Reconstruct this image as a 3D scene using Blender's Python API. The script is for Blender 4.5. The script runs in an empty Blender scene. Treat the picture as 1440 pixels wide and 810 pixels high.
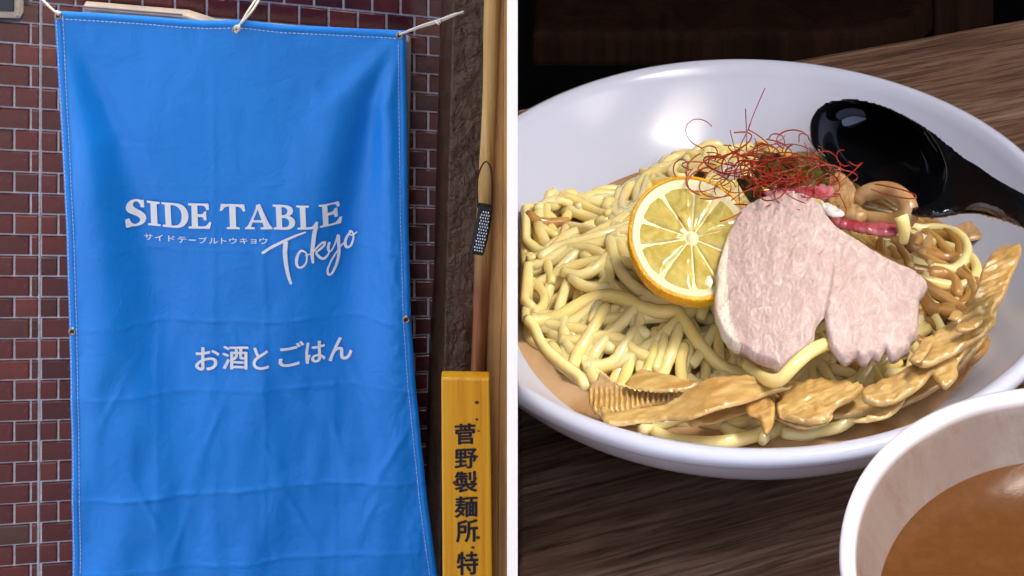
import bpy, bmesh, math, random
import numpy as np
from mathutils import Vector, Matrix, noise, geometry
random.seed(7); rng = np.random.default_rng(7)
SC = bpy.context.scene; COL = SC.collection
R_ = math.radians
# ------------------------------------------------------------ camera, world, sun, exposure
F, HOR, CZ = 2478.0, -1098.0, 3.40         # focal length in pixels of the photo, row of the horizon, camera height
cam = bpy.data.cameras.new('camera'); camo = bpy.data.objects.new('camera', cam); COL.objects.link(camo)
camo.location = (0, 0, CZ); camo.rotation_euler = (R_(90), 0, 0)
cam.sensor_width = 36; cam.lens = 36*F/1440; cam.shift_y = (HOR-405)/1440.0
cam.clip_start = .02; cam.clip_end = 500
SC.camera = camo
SUN_EL, SUN_AZ = 65, 98                    # azimuth from +y towards +x
w = bpy.data.worlds.new('World'); SC.world = w; w.use_nodes = True
nt = w.node_tree; bg = nt.nodes['Background']
sky = nt.nodes.new('ShaderNodeTexSky'); sky.sky_type = 'NISHITA'; sky.sun_disc = False
sky.sun_elevation = R_(SUN_EL); sky.sun_rotation = R_(SUN_AZ); sky.dust_density = 9; sky.ozone_density = .3; sky.air_density = .8
nt.links.new(sky.outputs[0], bg.inputs[0]); bg.inputs[1].default_value = .15
sun = bpy.data.lights.new('sun', 'SUN'); sun.energy = .5; sun.angle = R_(14); sun.color = (1, .98, .95)
suno = bpy.data.objects.new('sun', sun); COL.objects.link(suno)
sd = Vector((math.sin(R_(SUN_AZ))*math.cos(R_(SUN_EL)), math.cos(R_(SUN_AZ))*math.cos(R_(SUN_EL)), math.sin(R_(SUN_EL))))
suno.rotation_euler = sd.to_track_quat('Z', 'Y').to_euler(); suno.location = (0, 0, 8)
SC.view_settings.view_transform = 'Standard'; SC.view_settings.look = 'None'
SC.view_settings.exposure = 1.95; SC.view_settings.gamma = 1
SC.cycles.max_bounces = 8

# ------------------------------------------------------------ helpers
TZ = CZ-.50                                # table top height
def W(px, py, y):                          # photo pixel on a vertical plane at distance y
    return Vector(((px-720)*y/F, y, CZ-(py-HOR)*y/F))
def T(px, py, z):                          # photo pixel at height z above the table top
    y = (CZ-TZ-z)*F/(py-HOR)
    return Vector(((px-720)*y/F, y, TZ+z))
def mesh(name, verts, faces, smooth=False):
    m = bpy.data.meshes.new(name); m.from_pydata([tuple(v) for v in verts], [], faces); m.update()
    if smooth: m.polygons.foreach_set('use_smooth', [True]*len(m.polygons))
    return m
def link(name, me, mat=None, parent=None):
    o = bpy.data.objects.new(name, me); COL.objects.link(o)
    if mat is not None: me.materials.clear(); me.materials.append(mat)
    if parent is not None: o.parent = parent; o.matrix_parent_inverse = Matrix.Translation(-parent.location) if parent.type == 'EMPTY' else Matrix.Identity(4)
    return o
def obj(name, verts, faces, mat, parent=None, smooth=False):
    return link(name, mesh(name, verts, faces, smooth), mat, parent)
def empty(name, loc, label, cat, group=None):
    o = bpy.data.objects.new(name, None); COL.objects.link(o); o.location = loc; o.empty_display_size = .05
    return tag(o, label, cat, group)
def tag(o, label, cat, group=None):
    o['label'] = label; o['category'] = cat
    if group: o['group'] = group
    return o
def struct(o): o['kind'] = 'structure'; return o
def stuff(o): o['kind'] = 'stuff'; return o
def prism(poly, d):                        # 3D polygon extruded by vector d
    n = len(poly); v = [Vector(p) for p in poly]+[Vector(p)+d for p in poly]
    f = [tuple(range(n)), tuple(range(2*n-1, n-1, -1))]+[(i, i+n, (i+1) % n+n, (i+1) % n) for i in range(n)]
    return v, f
def fixn(me):
    bm = bmesh.new(); bm.from_mesh(me); bmesh.ops.recalc_face_normals(bm, faces=bm.faces); bm.to_mesh(me); bm.free()
def bevel(o, w, s=2):
    m = o.modifiers.new('bevel', 'BEVEL'); m.width = w; m.segments = s; m.limit_method = 'ANGLE'; return o
def box(name, a, b, mat, parent=None, bv=0):
    x0, y0, z0 = a; x1, y1, z1 = b
    v, f = prism([(x0, y0, z0), (x1, y0, z0), (x1, y1, z0), (x0, y1, z0)], Vector((0, 0, z1-z0)))
    o = obj(name, v, f, mat, parent); fixn(o.data)
    if bv: bevel(o, bv)
    return o
def slabpx(name, poly, y0, th, mat, parent=None, bv=0):   # photo polygon standing at distance y0, thickness th away from viewer
    v, f = prism([W(px, py, y0) for px, py in poly], Vector((0, th, 0)))
    o = obj(name, v, f, mat, parent); fixn(o.data)
    if bv: bevel(o, bv)
    return o
def tube(pts, rad, ns=8, closed=False):
    pts = [Vector(p) for p in pts]; n = len(pts); V = []; Fc = []
    up = Vector((.3, .2, .93))
    for i, p in enumerate(pts):
        t = (pts[min(i+1, n-1)]-pts[max(i-1, 0)]).normalized()
        a = t.cross(up)
        a = a.normalized() if a.length > 1e-4 else Vector((1, 0, 0)); b = t.cross(a).normalized(); up = -b if i == 0 else a.cross(t)
        r = rad(i/(n-1)) if callable(rad) else rad
        for k in range(ns):
            an = 2*math.pi*k/ns; V.append(p+a*(math.cos(an)*r)+b*(math.sin(an)*r))
    for i in range(n-1):
        for k in range(ns):
            k2 = (k+1) % ns; Fc.append((i*ns+k, i*ns+k2, (i+1)*ns+k2, (i+1)*ns+k))
    Fc.append(tuple(range(ns-1, -1, -1))); Fc.append(tuple((n-1)*ns+k for k in range(ns)))
    return V, Fc
def spline(pts, step):                     # Catmull-Rom through points, resampled
    P = [Vector(p) for p in pts]; P = [P[0]*2-P[1]]+P+[P[-1]*2-P[-2]]; out = []
    for i in range(1, len(P)-2):
        a, b, c, d = P[i-1:i+3]; m = max(1, int((c-b).length/step))
        for k in range(m):
            t = k/m
            out.append(.5*((2*b)+(c-a)*t+(2*a-5*b+4*c-d)*t*t+(3*b-a-3*c+d)*t**3))
    out.append(P[-2]); return out
def revolve(prof, cx, cy, z0, n=128, oval=lambda t: 1.0):
    V = []; Fc = []; m = len(prof)
    for k in range(n):
        t = 2*math.pi*k/n; s = oval(t)
        for r, z in prof: V.append((cx+r*s*math.cos(t), cy+r*s*math.sin(t), z0+z))
    for k in range(n):
        k2 = (k+1) % n
        for j in range(m-1): Fc.append((k*m+j, k2*m+j, k2*m+j+1, k*m+j+1))
    return V, Fc
def joinv(parts):
    V = []; Fc = []
    for v, f in parts:
        b = len(V); V += list(v); Fc += [tuple(i+b for i in q) for q in f]
    return V, Fc
def nz(x, y, z=0, s=1): return noise.noise(Vector((x*s, y*s, z)))
def sm(a, b, x): t = min(1, max(0, (x-a)/(b-a))); return t*t*(3-2*t)

# ------------------------------------------------------------ materials
class M:
    def __init__(s, name, col, rough=.5, **k):
        s.m = bpy.data.materials.new(name); s.m.use_nodes = True; s.t = s.m.node_tree; s.b = s.t.nodes['Principled BSDF']
        s.b.inputs['Base Color'].default_value = (*col, 1); s.b.inputs['Roughness'].default_value = rough
        for a, v in k.items(): s.b.inputs[a.replace('_', ' ')].default_value = v
        s.h = None
    def n(s, ty, **k):
        o = s.t.nodes.new(ty)
        for a, v in k.items():
            if a in o.inputs.keys(): o.inputs[a].default_value = v
            else: setattr(o, a, v)
        return o
    def co(s, scale=(1, 1, 1), rot=(0, 0, 0), src='Object'):
        c = s.n('ShaderNodeTexCoord'); mp = s.n('ShaderNodeMapping'); mp.inputs['Scale'].default_value = scale; mp.inputs['Rotation'].default_value = rot
        if any(rot):
            m0 = s.n('ShaderNodeMapping'); m0.inputs['Rotation'].default_value = rot; mp.inputs['Rotation'].default_value = (0, 0, 0)
            s.t.links.new(c.outputs[src], m0.inputs[0]); s.t.links.new(m0.outputs[0], mp.inputs[0]); return mp.outputs[0]
        s.t.links.new(c.outputs[src], mp.inputs[0]); return mp.outputs[0]
    def noise(s, co, scale, detail=5, rough=.55, dist=0):
        o = s.n('ShaderNodeTexNoise', Scale=scale, Detail=detail, Roughness=rough, Distortion=dist); s.t.links.new(co, o.inputs['Vector']); return o.outputs['Fac']
    def vor(s, co, scale, feature='F1'):
        o = s.n('ShaderNodeTexVoronoi', Scale=scale); o.feature = feature; s.t.links.new(co, o.inputs['Vector']); return o.outputs['Distance']
    def ramp(s, fac, stops, ease='LINEAR'):
        o = s.n('ShaderNodeValToRGB'); e = o.color_ramp; e.interpolation = ease
        while len(e.elements) < len(stops): e.elements.new(.5)
        for x, (p, c) in zip(e.elements, stops): x.position = p; x.color = (*c, 1) if len(c) == 3 else c
        s.t.links.new(fac, o.inputs[0]); return o.outputs[0]
    def mix(s, fac, a, b, mode='MIX'):
        o = s.n('ShaderNodeMix', data_type='RGBA', blend_type=mode)
        for v, i in ((fac, 0), (a, 6), (b, 7)):
            if hasattr(v, 'node'): s.t.links.new(v, o.inputs[i])
            else: o.inputs[i].default_value = v if i == 0 else (*v, 1)
        return o.outputs[2]
    def col(s, c): s.t.links.new(c, s.b.inputs['Base Color']); return s
    def rgh(s, c): s.t.links.new(c, s.b.inputs['Roughness']); return s
    def bump(s, h, dist, strength=1):
        o = s.n('ShaderNodeBump', Strength=strength, Distance=dist); s.t.links.new(h, o.inputs['Height'])
        if s.h: s.t.links.new(s.h, o.inputs['Normal'])
        s.h = o.outputs[0]; s.t.links.new(s.h, s.b.inputs['Normal']); return s
G = lambda v: (v, v, v)

def mk_brick():
    m = M('glazed_brick', (.12, .03, .03), .22); c = m.co()
    oi = m.n('ShaderNodeObjectInfo')
    geo = m.n('ShaderNodeNewGeometry'); 
    base = m.ramp(oi.outputs['Random'], [(0, (.075, .014, .015)), (.3, (.15, .024, .022)), (.55, (.10, .017, .019)), (.75, (.19, .036, .028)), (.92, (.12, .022, .023)), (1, (.10, .045, .028))])
    f = m.noise(c, 9, 6); f2 = m.noise(c, 60, 4, .7)
    b = m.mix(m.ramp(f, [(.35, G(0)), (.7, G(.55))]), base, (.05, .016, .02))
    b = m.mix(m.ramp(f2, [(.6, G(0)), (.85, G(.2))]), b, (.22, .07, .05))
    m.col(b); m.bump(f, .004, .35); m.bump(f2, .0015, .4); m.rgh(m.ramp(f2, [(.3, G(.12)), (.8, G(.35))])); return m.m
def mk_brickfar():
    m = M('glazed_brick_joined', (.11, .024, .022), .25); c = m.co()
    m.col(m.ramp(m.noise(c, 14, 3), [(.3, (.07, .018, .017)), (.7, (.15, .03, .024))])); return m.m
def mk_mortar():
    m = M('mortar', (.45, .42, .45), .9); c = m.co(); f = m.noise(c, 120, 4)
    m.col(m.ramp(f, [(.3, (.52, .51, .56)), (.7, (.76, .74, .80))])); m.bump(f, .002); return m.m
def mk_banner():
    m = M('blue_vinyl', (.022, .17, .64), .42); c = m.co(); f = m.noise(c, 3, 5); 
    wv = m.noise(c, 700, 2)
    m.col(m.ramp(f, [(.3, (.0, .215, .74)), (.7, (.002, .260, .84))])); m.bump(m.noise(c, 16, 7, .65, .5), .009, .4); m.bump(wv, .0003, .5)
    m.b.inputs['Specular IOR Level'].default_value = .45; m.b.inputs['Sheen Weight'].default_value = .04; return m.m
def mk_stucco():
    m = M('brown_stucco', (.05, .025, .014), .30); c = m.co(); v = m.noise(c, 26, 3, .5, 1.8); f = m.noise(c, 110, 6, .7)
    vv = m.ramp(v, [(.42, G(0)), (.5, G(1)), (.6, G(.85))])
    m.col(m.ramp(m.noise(c, 30, 4), [(.3, (.055, .027, .015)), (.75, (.095, .048, .028))])); m.bump(vv, .006, .5); m.bump(f, .003, .6); return m.m
def wood(name, a, b, c3, scale, rough=.5, axis='Z', ring=8, knots=False, bumpd=.001, rot=(0, 0, 0), coat=0):
    m = M(name, a, rough); st = {'Z': (1, 1, .06), 'X': (.06, 1, 1), 'Y': (1, .06, 1)}[axis]
    c = m.co(st, rot); f = m.noise(c, scale, 7, .6, 1.2); f2 = m.noise(c, scale*7, 5, .7)
    base = m.ramp(f, [(.3, a), (.5, b), (.72, c3)])
    base = m.mix(m.ramp(f2, [(.4, G(0)), (.75, G(.6))]), base, tuple(x*.45 for x in a))
    m.col(base); m.bump(f2, bumpd, .6); m.b.inputs['Coat Weight'].default_value = coat; return m
def mk_yellow():
    m = M('varnished_cedar', (.75, .36, .04), .32); c = m.co((1, 1, .05)); f = m.noise(c, 30, 7, .6, 1.5)
    g0 = m.noise(m.co((1, 1, .03)), 55, 8, .7, .4)
    b = m.ramp(g0, [(.3, (.78, .27, .005)), (.48, (.98, .44, .012)), (.7, (1, .60, .04))])
    b = m.mix(m.ramp(f, [(.5, G(0)), (.85, G(.35))]), b, (.62, .20, .005))
    m.col(b); m.bump(f, .0006, .5); m.b.inputs['Coat Weight'].default_value = .25; return m.m
def mk_pole():
    m = M('weathered_log', (.4, .22, .06), .45); c = m.co((1, 1, .05)); f = m.noise(c, 28, 7, .65, .8)
    sep = m.n('ShaderNodeSeparateXYZ'); m.t.links.new(m.co(), sep.inputs[0])
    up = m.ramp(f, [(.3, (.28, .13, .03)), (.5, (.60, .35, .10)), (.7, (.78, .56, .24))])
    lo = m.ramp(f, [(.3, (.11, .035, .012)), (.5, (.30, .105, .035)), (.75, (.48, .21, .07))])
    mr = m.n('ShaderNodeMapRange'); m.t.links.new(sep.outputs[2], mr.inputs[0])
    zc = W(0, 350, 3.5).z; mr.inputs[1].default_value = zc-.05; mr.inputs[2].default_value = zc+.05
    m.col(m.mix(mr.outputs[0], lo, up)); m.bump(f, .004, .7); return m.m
def mk_table():
    m = M('dark_wood_laminate', (.05, .035, .03), .5, Specular_IOR_Level=.12); a = R_(-19.4)
    c = m.co((.05, 1, 1), (0, 0, a)); f = m.noise(c, 60, 8, .62, .9); f2 = m.noise(c, 380, 6, .7, .3); f3 = m.noise(m.co((.25, 1, 1), (0, 0, a)), 9, 3)
    b = m.ramp(f, [(.3, (.07, .038, .024)), (.5, (.24, .145, .098)), (.72, (.50, .34, .245))])
    b = m.mix(m.ramp(f2, [(.42, G(0)), (.62, G(.75))]), b, (.014, .008, .006))
    b = m.mix(m.ramp(f3, [(.4, G(0)), (.65, G(.35))]), b, (.05, .022, .010))
    m.col(b); m.bump(f2, .0004, .6); m.rgh(m.ramp(f2, [(.3, G(.42)), (.7, G(.6))])); return m.m
def mk_ceramic(name='white_glaze', col=(.50, .54, .67)):
    m = M(name, col, .16, Specular_IOR_Level=.22); c = m.co(); m.bump(m.noise(c, 18, 2), .0006, .25); return m.m
def mk_soupbowl():
    m = M('stained_glaze', (.74, .73, .76), .14); g = m.n('ShaderNodeNewGeometry'); c = m.co()
    sep = m.n('ShaderNodeSeparateXYZ'); m.t.links.new(c, sep.inputs[0])
    zr = m.n('ShaderNodeMapRange'); m.t.links.new(sep.outputs[2], zr.inputs[0]); zr.inputs[1].default_value = TZ+.0992; zr.inputs[2].default_value = TZ+.0965
    sx = m.n('ShaderNodeVectorMath', operation='DISTANCE'); cc = m.n('ShaderNodeCombineXYZ')
    m.t.links.new(sep.outputs[0], cc.inputs[0]); m.t.links.new(sep.outputs[1], cc.inputs[1]); m.t.links.new(cc.outputs[0], sx.inputs[0]); sx.inputs[1].default_value = (.188, .514, 0)
    ins = m.n('ShaderNodeMath', operation='LESS_THAN'); m.t.links.new(sx.outputs['Value'], ins.inputs[0]); ins.inputs[1].default_value = .0880
    k = m.n('ShaderNodeMath', operation='MULTIPLY'); m.t.links.new(zr.outputs[0], k.inputs[0]); m.t.links.new(ins.outputs[0], k.inputs[1])
    f = m.noise(m.co((1, 1, .6)), 42, 6, .65, .8); f2 = m.noise(c, 130, 3, .6)
    st = m.ramp(f, [(.3, (.18, .135, .11)), (.55, (.155, .10, .07)), (.7, (.13, .065, .032))])
    st = m.mix(m.ramp(f2, [(.60, G(0)), (.68, G(.8))]), st, (.17, .085, .04))
    kk = m.n('ShaderNodeMath', operation='MULTIPLY'); m.t.links.new(k.outputs[0], kk.inputs[0]); kk.inputs[1].default_value = .92
    m.col(m.mix(kk.outputs[0], (.74, .73, .78), st)); m.bump(f2, .0008, .3); return m.m
def mk_noodle(name, a, b, rough=.22):
    m = M(name, a, .16, Subsurface_Weight=.55, Subsurface_Scale=.006); m.b.inputs['Subsurface Radius'].default_value = (1, .7, .3)
    c = m.co(); oi = m.n('ShaderNodeObjectInfo'); f = m.noise(c, 160, 3)
    k = m.mix(m.ramp(oi.outputs['Random'], [(0, G(0)), (1, G(1))]), a, b)
    m.col(m.mix(m.ramp(f, [(.4, G(0)), (.7, G(.3))]), k, tuple(x*y for x, y in zip(b, (.85, .75, .55))))); m.bump(m.noise(c, 260, 3), .0006, .35)
    m.b.inputs['Coat Weight'].default_value = .35; m.b.inputs['Coat Roughness'].default_value = .1; return m.m
def mk_broth():
    m = M('broth', (.60, .33, .15), .06, IOR=1.33, Transmission_Weight=.45); c = m.co(); f = m.noise(c, 26, 5, .6, .7)
    m.col(m.ramp(f, [(.3, (.55, .28, .10)), (.55, (.78, .52, .28)), (.75, (.85, .64, .42))])); m.bump(m.noise(c, 40, 3), .0008, .3); return m.m
def mk_soup():
    m = M('brown_soup', (.25, .12, .03), .16); c = m.co()
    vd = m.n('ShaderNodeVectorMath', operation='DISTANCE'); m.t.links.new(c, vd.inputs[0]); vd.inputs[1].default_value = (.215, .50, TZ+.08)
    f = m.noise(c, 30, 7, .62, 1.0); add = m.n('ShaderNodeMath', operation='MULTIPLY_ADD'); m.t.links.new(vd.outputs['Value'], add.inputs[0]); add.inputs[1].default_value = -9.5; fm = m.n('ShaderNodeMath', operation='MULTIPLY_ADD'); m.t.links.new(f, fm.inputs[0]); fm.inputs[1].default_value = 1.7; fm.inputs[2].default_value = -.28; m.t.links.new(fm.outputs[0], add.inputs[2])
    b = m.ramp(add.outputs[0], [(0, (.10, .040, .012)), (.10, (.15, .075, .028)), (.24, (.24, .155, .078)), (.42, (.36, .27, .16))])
    f2 = m.noise(c, 170, 5, .7); b = m.mix(m.ramp(f2, [(.42, G(0)), (.66, G(.55))]), b, (.13, .055, .018))
    m.col(b); m.bump(f, .0012, .25); return m.m
def mk_chicken():
    m = M('poached_chicken', (.6, .42, .40), .5, Specular_IOR_Level=.3, Subsurface_Weight=.25, Subsurface_Scale=.004); m.b.inputs['Subsurface Radius'].default_value = (1, .45, .35)
    c = m.co((1, .55, .8), (0, 0, R_(12))); f = m.noise(c, 200, 7, .7, 1.6); f3 = m.noise(m.co(), 60, 5); f2 = m.noise(m.co(), 420, 4, .6)
    b = m.ramp(f, [(.3, (.41, .285, .26)), (.5, (.52, .395, .365)), (.72, (.72, .62, .58))])
    b = m.mix(m.ramp(f3, [(.35, G(0)), (.7, G(.5))]), b, (.49, .36, .31))
    m.col(b); m.bump(f, .0007, .6); m.bump(f2, .0004, .6); m.b.inputs['Coat Weight'].default_value = .06; m.b.inputs['Coat Roughness'].default_value = .3; return m.m
def mk_menma():
    m = M('bamboo_shoot', (.5, .27, .08), .36, Subsurface_Weight=.5, Subsurface_Scale=.003); m.b.inputs['Subsurface Radius'].default_value = (1, .6, .25)
    f = m.noise(m.co((.12, 1, 1), (0, 0, R_(-25))), 260, 6, .6, .6); f2 = m.noise(m.co(), 45, 4)
    b = m.ramp(f, [(.3, (.36, .22, .06)), (.5, (.51, .35, .12)), (.72, (.68, .52, .22))])
    b = m.mix(m.ramp(f2, [(.4, G(0)), (.7, G(.6))]), b, (.46, .22, .06)); m.col(b); m.bump(f, .0005, .5)
    m.b.inputs['Coat Weight'].default_value = .6; m.b.inputs['Coat Roughness'].default_value = .12; return m.m

BR, BRF, MORT, BAN, STU = mk_brick(), mk_brickfar(), mk_mortar(), mk_banner(), mk_stucco()
PRINT = M('white_print', (.86, .91, .92), .5).m
THREAD = M('white_thread', (.55, .68, .85), .7).m
EYE = M('brass_eyelet', (.35, .3, .25), .3, Metallic=1).m
ROPE = M('white_cord', (.72, .68, .58), .8); ROPE.bump(ROPE.noise(ROPE.co(), 900, 2), .001); ROPE = ROPE.m
BEIGE = M('beige_painted_metal', (.46, .40, .33), .5); BEIGE.col(BEIGE.ramp(BEIGE.noise(BEIGE.co(), 20, 5), [(.3, (.36, .31, .26)), (.7, (.52, .46, .38))])); BEIGE = BEIGE.m
GREYM = M('grey_frame', (.30, .26, .24), .45).m
NAVY = M('dark_blue_glass', (.006, .014, .03), .12).m
YEL = mk_yellow(); INK = M('black_ink', (.012, .014, .03), .45).m
OCH = wood('ochre_board', (.74, .40, .13), (.82, .47, .17), (.86, .53, .20), 14, .5, bumpd=.0004).m
OCH2 = wood('dark_ochre_trim', (.66, .34, .10), (.74, .40, .13), (.78, .44, .15), 14, .5, bumpd=.0004).m
POLE = mk_pole(); BLK = M('black_leather', (.008, .008, .010), .4).m; STUD = M('silver_stud', (.65, .68, .75), .25, Metallic=.8).m
TAB = mk_table(); CER = mk_ceramic(); SBOWL = mk_soupbowl()
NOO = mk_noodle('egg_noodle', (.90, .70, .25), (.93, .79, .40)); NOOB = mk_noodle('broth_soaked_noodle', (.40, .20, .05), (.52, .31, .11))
CORE = mk_noodle('noodle_mass', (.62, .46, .15), (.62, .46, .15), .5); CORE.node_tree.nodes['Principled BSDF'].inputs['Coat Weight'].default_value = .1
BROTH, SOUP, CHK, MEN = mk_broth(), mk_soup(), mk_chicken(), mk_menma()
FAT = M('chicken_rind', (.74, .68, .56), .35, Subsurface_Weight=.3, Subsurface_Scale=.003); FAT.bump(FAT.noise(FAT.co(), 350, 4), .001, .7); FAT = FAT.m
LACQ = M('black_lacquer', (.004, .0045, .006), .10); LACQ.bump(LACQ.noise(LACQ.co(), 30, 3), .0006, .3); LACQ = LACQ.m
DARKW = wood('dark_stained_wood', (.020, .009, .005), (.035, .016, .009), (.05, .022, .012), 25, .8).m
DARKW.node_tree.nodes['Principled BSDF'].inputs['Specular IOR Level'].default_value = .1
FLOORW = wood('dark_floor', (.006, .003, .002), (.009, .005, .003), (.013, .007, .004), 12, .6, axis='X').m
WALNUT = wood('walnut_panel', (.085, .036, .014), (.12, .052, .02), (.15, .07, .03), 16, .5).m
WHITE = M('white_paint', (.86, .86, .86), .5); WHITE.bump(WHITE.noise(WHITE.co(), 60, 3), .0004, .3); WHITE = WHITE.m
CONC = M('concrete', (.30, .29, .28), .85); CONC.col(CONC.ramp(CONC.noise(CONC.co(), 4, 8), [(.3, (.22, .21, .20)), (.7, (.36, .35, .34))])); CONC = CONC.m
RIND = M('lemon_peel', (.80, .42, .01), .32, Subsurface_Weight=.2, Subsurface_Scale=.002); RIND.col(RIND.ramp(RIND.noise(RIND.co(), 60, 3), [(.35, (.78, .34, .005)), (.65, (.85, .50, .02))])); RIND.bump(RIND.vor(RIND.co(), 900), .0006, .6); RIND = RIND.m
PITH = M('lemon_pith', (.76, .70, .42), .5, Subsurface_Weight=.3, Subsurface_Scale=.002).m
def mk_pulp():
    m = M('lemon_pulp', (.66, .50, .06), .16, Subsurface_Weight=.4, Subsurface_Scale=.003)
    f = m.vor(m.co(), 330); f2 = m.noise(m.co(), 120, 5, .6, 1)
    m.col(m.mix(m.ramp(f2, [(.4, G(0)), (.7, G(1))]), (.46, .36, .07), (.64, .54, .18))); m.bump(f, .0006, .35); m.b.inputs['Coat Weight'].default_value = .3; return m.m
PULP = mk_pulp()
CHI = M('dried_chilli', (.34, .025, .008), .35).m
GRN = M('dark_seaweed', (.030, .033, .012), .35); GRN.col(GRN.ramp(GRN.noise(GRN.co(), 200, 4), [(.35, (.012, .012, .008)), (.7, (.13, .12, .02))])); GRN = GRN.m
ONI = M('red_onion', (.42, .10, .13), .25, Subsurface_Weight=.3, Subsurface_Scale=.003); ONI.col(ONI.ramp(ONI.noise(ONI.co(), 90, 4), [(.35, (.30, .03, .04)), (.7, (.58, .24, .27))])); ONI = ONI.m
ONW = M('cooked_onion', (.42, .27, .11), .2, Subsurface_Weight=.4, Subsurface_Scale=.004); ONW.col(ONW.ramp(ONW.noise(ONW.co(), 70, 4), [(.3, (.30, .15, .04)), (.7, (.55, .38, .20))])); ONW = ONW.m
WBIT = M('white_leek', (.66, .64, .60), .35, Subsurface_Weight=.2, Subsurface_Scale=.002).m

# ------------------------------------------------------------ ground, floor, made-up partition (the setting)
g = obj('ground', [(-60, -60, 0), (60, -60, 0), (60, 60, 0), (-60, 60, 0)], [(0, 1, 2, 3)], CONC); struct(g)
FZ = TZ-.72
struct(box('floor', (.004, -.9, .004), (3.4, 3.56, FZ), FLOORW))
# room round the table: dark walls, ceiling, one wide window to the right that lets the daylight in
def sbox(name, a, b, mat): return struct(box(name, a, b, mat))
RX, RZ, RY = 1.75, CZ+1.35, 3.45
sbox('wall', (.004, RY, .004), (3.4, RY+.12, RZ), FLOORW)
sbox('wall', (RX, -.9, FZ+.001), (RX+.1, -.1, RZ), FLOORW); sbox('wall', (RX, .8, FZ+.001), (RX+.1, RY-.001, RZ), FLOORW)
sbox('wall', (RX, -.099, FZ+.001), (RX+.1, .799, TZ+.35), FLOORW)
HX0, HX1, HY0, HY1 = .66, 1.20, -.12, .68      # made-up ceiling opening, added to light the near table from above
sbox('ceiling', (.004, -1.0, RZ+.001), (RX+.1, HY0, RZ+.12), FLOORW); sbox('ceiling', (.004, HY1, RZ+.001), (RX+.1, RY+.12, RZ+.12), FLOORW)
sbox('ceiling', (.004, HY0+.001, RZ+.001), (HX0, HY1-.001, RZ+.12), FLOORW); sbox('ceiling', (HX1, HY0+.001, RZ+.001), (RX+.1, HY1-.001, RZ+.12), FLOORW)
PX0, PX1 = -7*.58/F, 8*.58/F
part = empty('partition', (0, .58, .004), 'made-up thin partition of dark wood with white front edge standing between the banner wall and the table', 'partition')  # added divider, also keeps the open daylight off the table side
box('edge_trim', (PX0, .58, .004), (PX1, .600, RZ-.001), WHITE, part)
box('panel', (PX0+.0003, .6005, .004), (PX1-.0003, 3.449, RZ-.001), WALNUT, part)  # brown face added to throw a warm shade on the bowl

# ------------------------------------------------------------ brick wall with pier
WD, PD = 3.60, 3.597
LY = np.interp(range(-3, 36), [-3, 1, 8, 17, 27, 35], [-87, 33, 242, 504, 791, 1020])
def rowy(k, px): y0 = LY[k+3]; return y0+(px-57)*(430-y0)/4943.0
def colx(n): return 5000-4942/(1+.0099*n)
wall = empty('brick_wall', (-.9, 3.65, 0), 'dark red glazed brick wall with pale joints behind the blue banner', 'wall')
o = slabpx('mortar_bed', [(50, -110), (716, -110), (716, 1110), (50, 1110)], WD, .16, MORT, wall)
pier = empty('brick_pier', (-1.0, 3.6, 0), 'shallow brick pier of glazed tiles at the left edge beside the blue banner', 'pier')
slabpx('mortar_bed', [(-90, -110), (58.2, -110), (53.5, 1110), (-90, 1110)], PD, .19, MORT, pier)
def brick_geo(x0, x1, k, D, g=1.75):
    g0, g1 = g, g
    q = [(x0+g0, rowy(k, x0)+g1), (x1-g0, rowy(k, x1)+g1), (x1-g0, rowy(k+1, x1)-g1), (x0+g0, rowy(k+1, x0)-g1)]
    jit = random.uniform(0, .0012); t = .0045+jit
    P = [W(x, y, D) for x, y in q]; c = sum(P, Vector())/4
    back = [p+Vector((0, .002, 0)) for p in P]; mid = [p+Vector((0, -t+.0015, 0)) for p in P]; fr = [p+(c-p).normalized()*.0022+Vector((0, -t-random.uniform(0, .0007), 0)) for p in P]
    V = back+mid+fr; Fc = [(8, 9, 10, 11)]
    for a in (0, 4):
        for i in range(4): j = (i+1) % 4; Fc.append((a+i, a+j, a+4+j, a+4+i))
    return c, V, Fc
rest = []
def add_brick(x0, x1, k, D, par, indiv):
    c, V, Fc = brick_geo(x0, x1, k, D)
    if indiv:
        o = obj('brick', [v-c for v in V], Fc, BR, None); fixn(o.data); o.parent = par; o.location = c-par.location
    else: rest.append((V, Fc))
for k in range(-3, 35):
    s = .5*((k % 2) == 0)
    seen = -1 <= k <= 27
    for n in range(0, 15):
        a, b = n-s, n+1-s
        x0 = max(colx(a), 58.4-.14*k)
        x1 = min(colx(b), 640)
        if x1-x0 < 8: continue
        cy = (rowy(k, x0)+rowy(k+1, x0))/2
        inv = seen and (x0 < 112 or (cy < 50 and x0 < 615) or (565 < x1 and x0 < 612))
        if x0 > 612: continue
        add_brick(x0, x1, k, WD, wall, inv)
    e = 43.5 if k % 2 else 20.5
    xs = [e-94, e-47, e, 57.2-.14*k]
    for a, b in zip(xs[:-1], xs[1:]):
        add_brick(a, b, k, PD, pier, seen and b > 0)
V, Fc = joinv(rest); o = obj('brick_course', V, Fc, BRF, wall); fixn(o.data); stuff(o)

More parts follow.
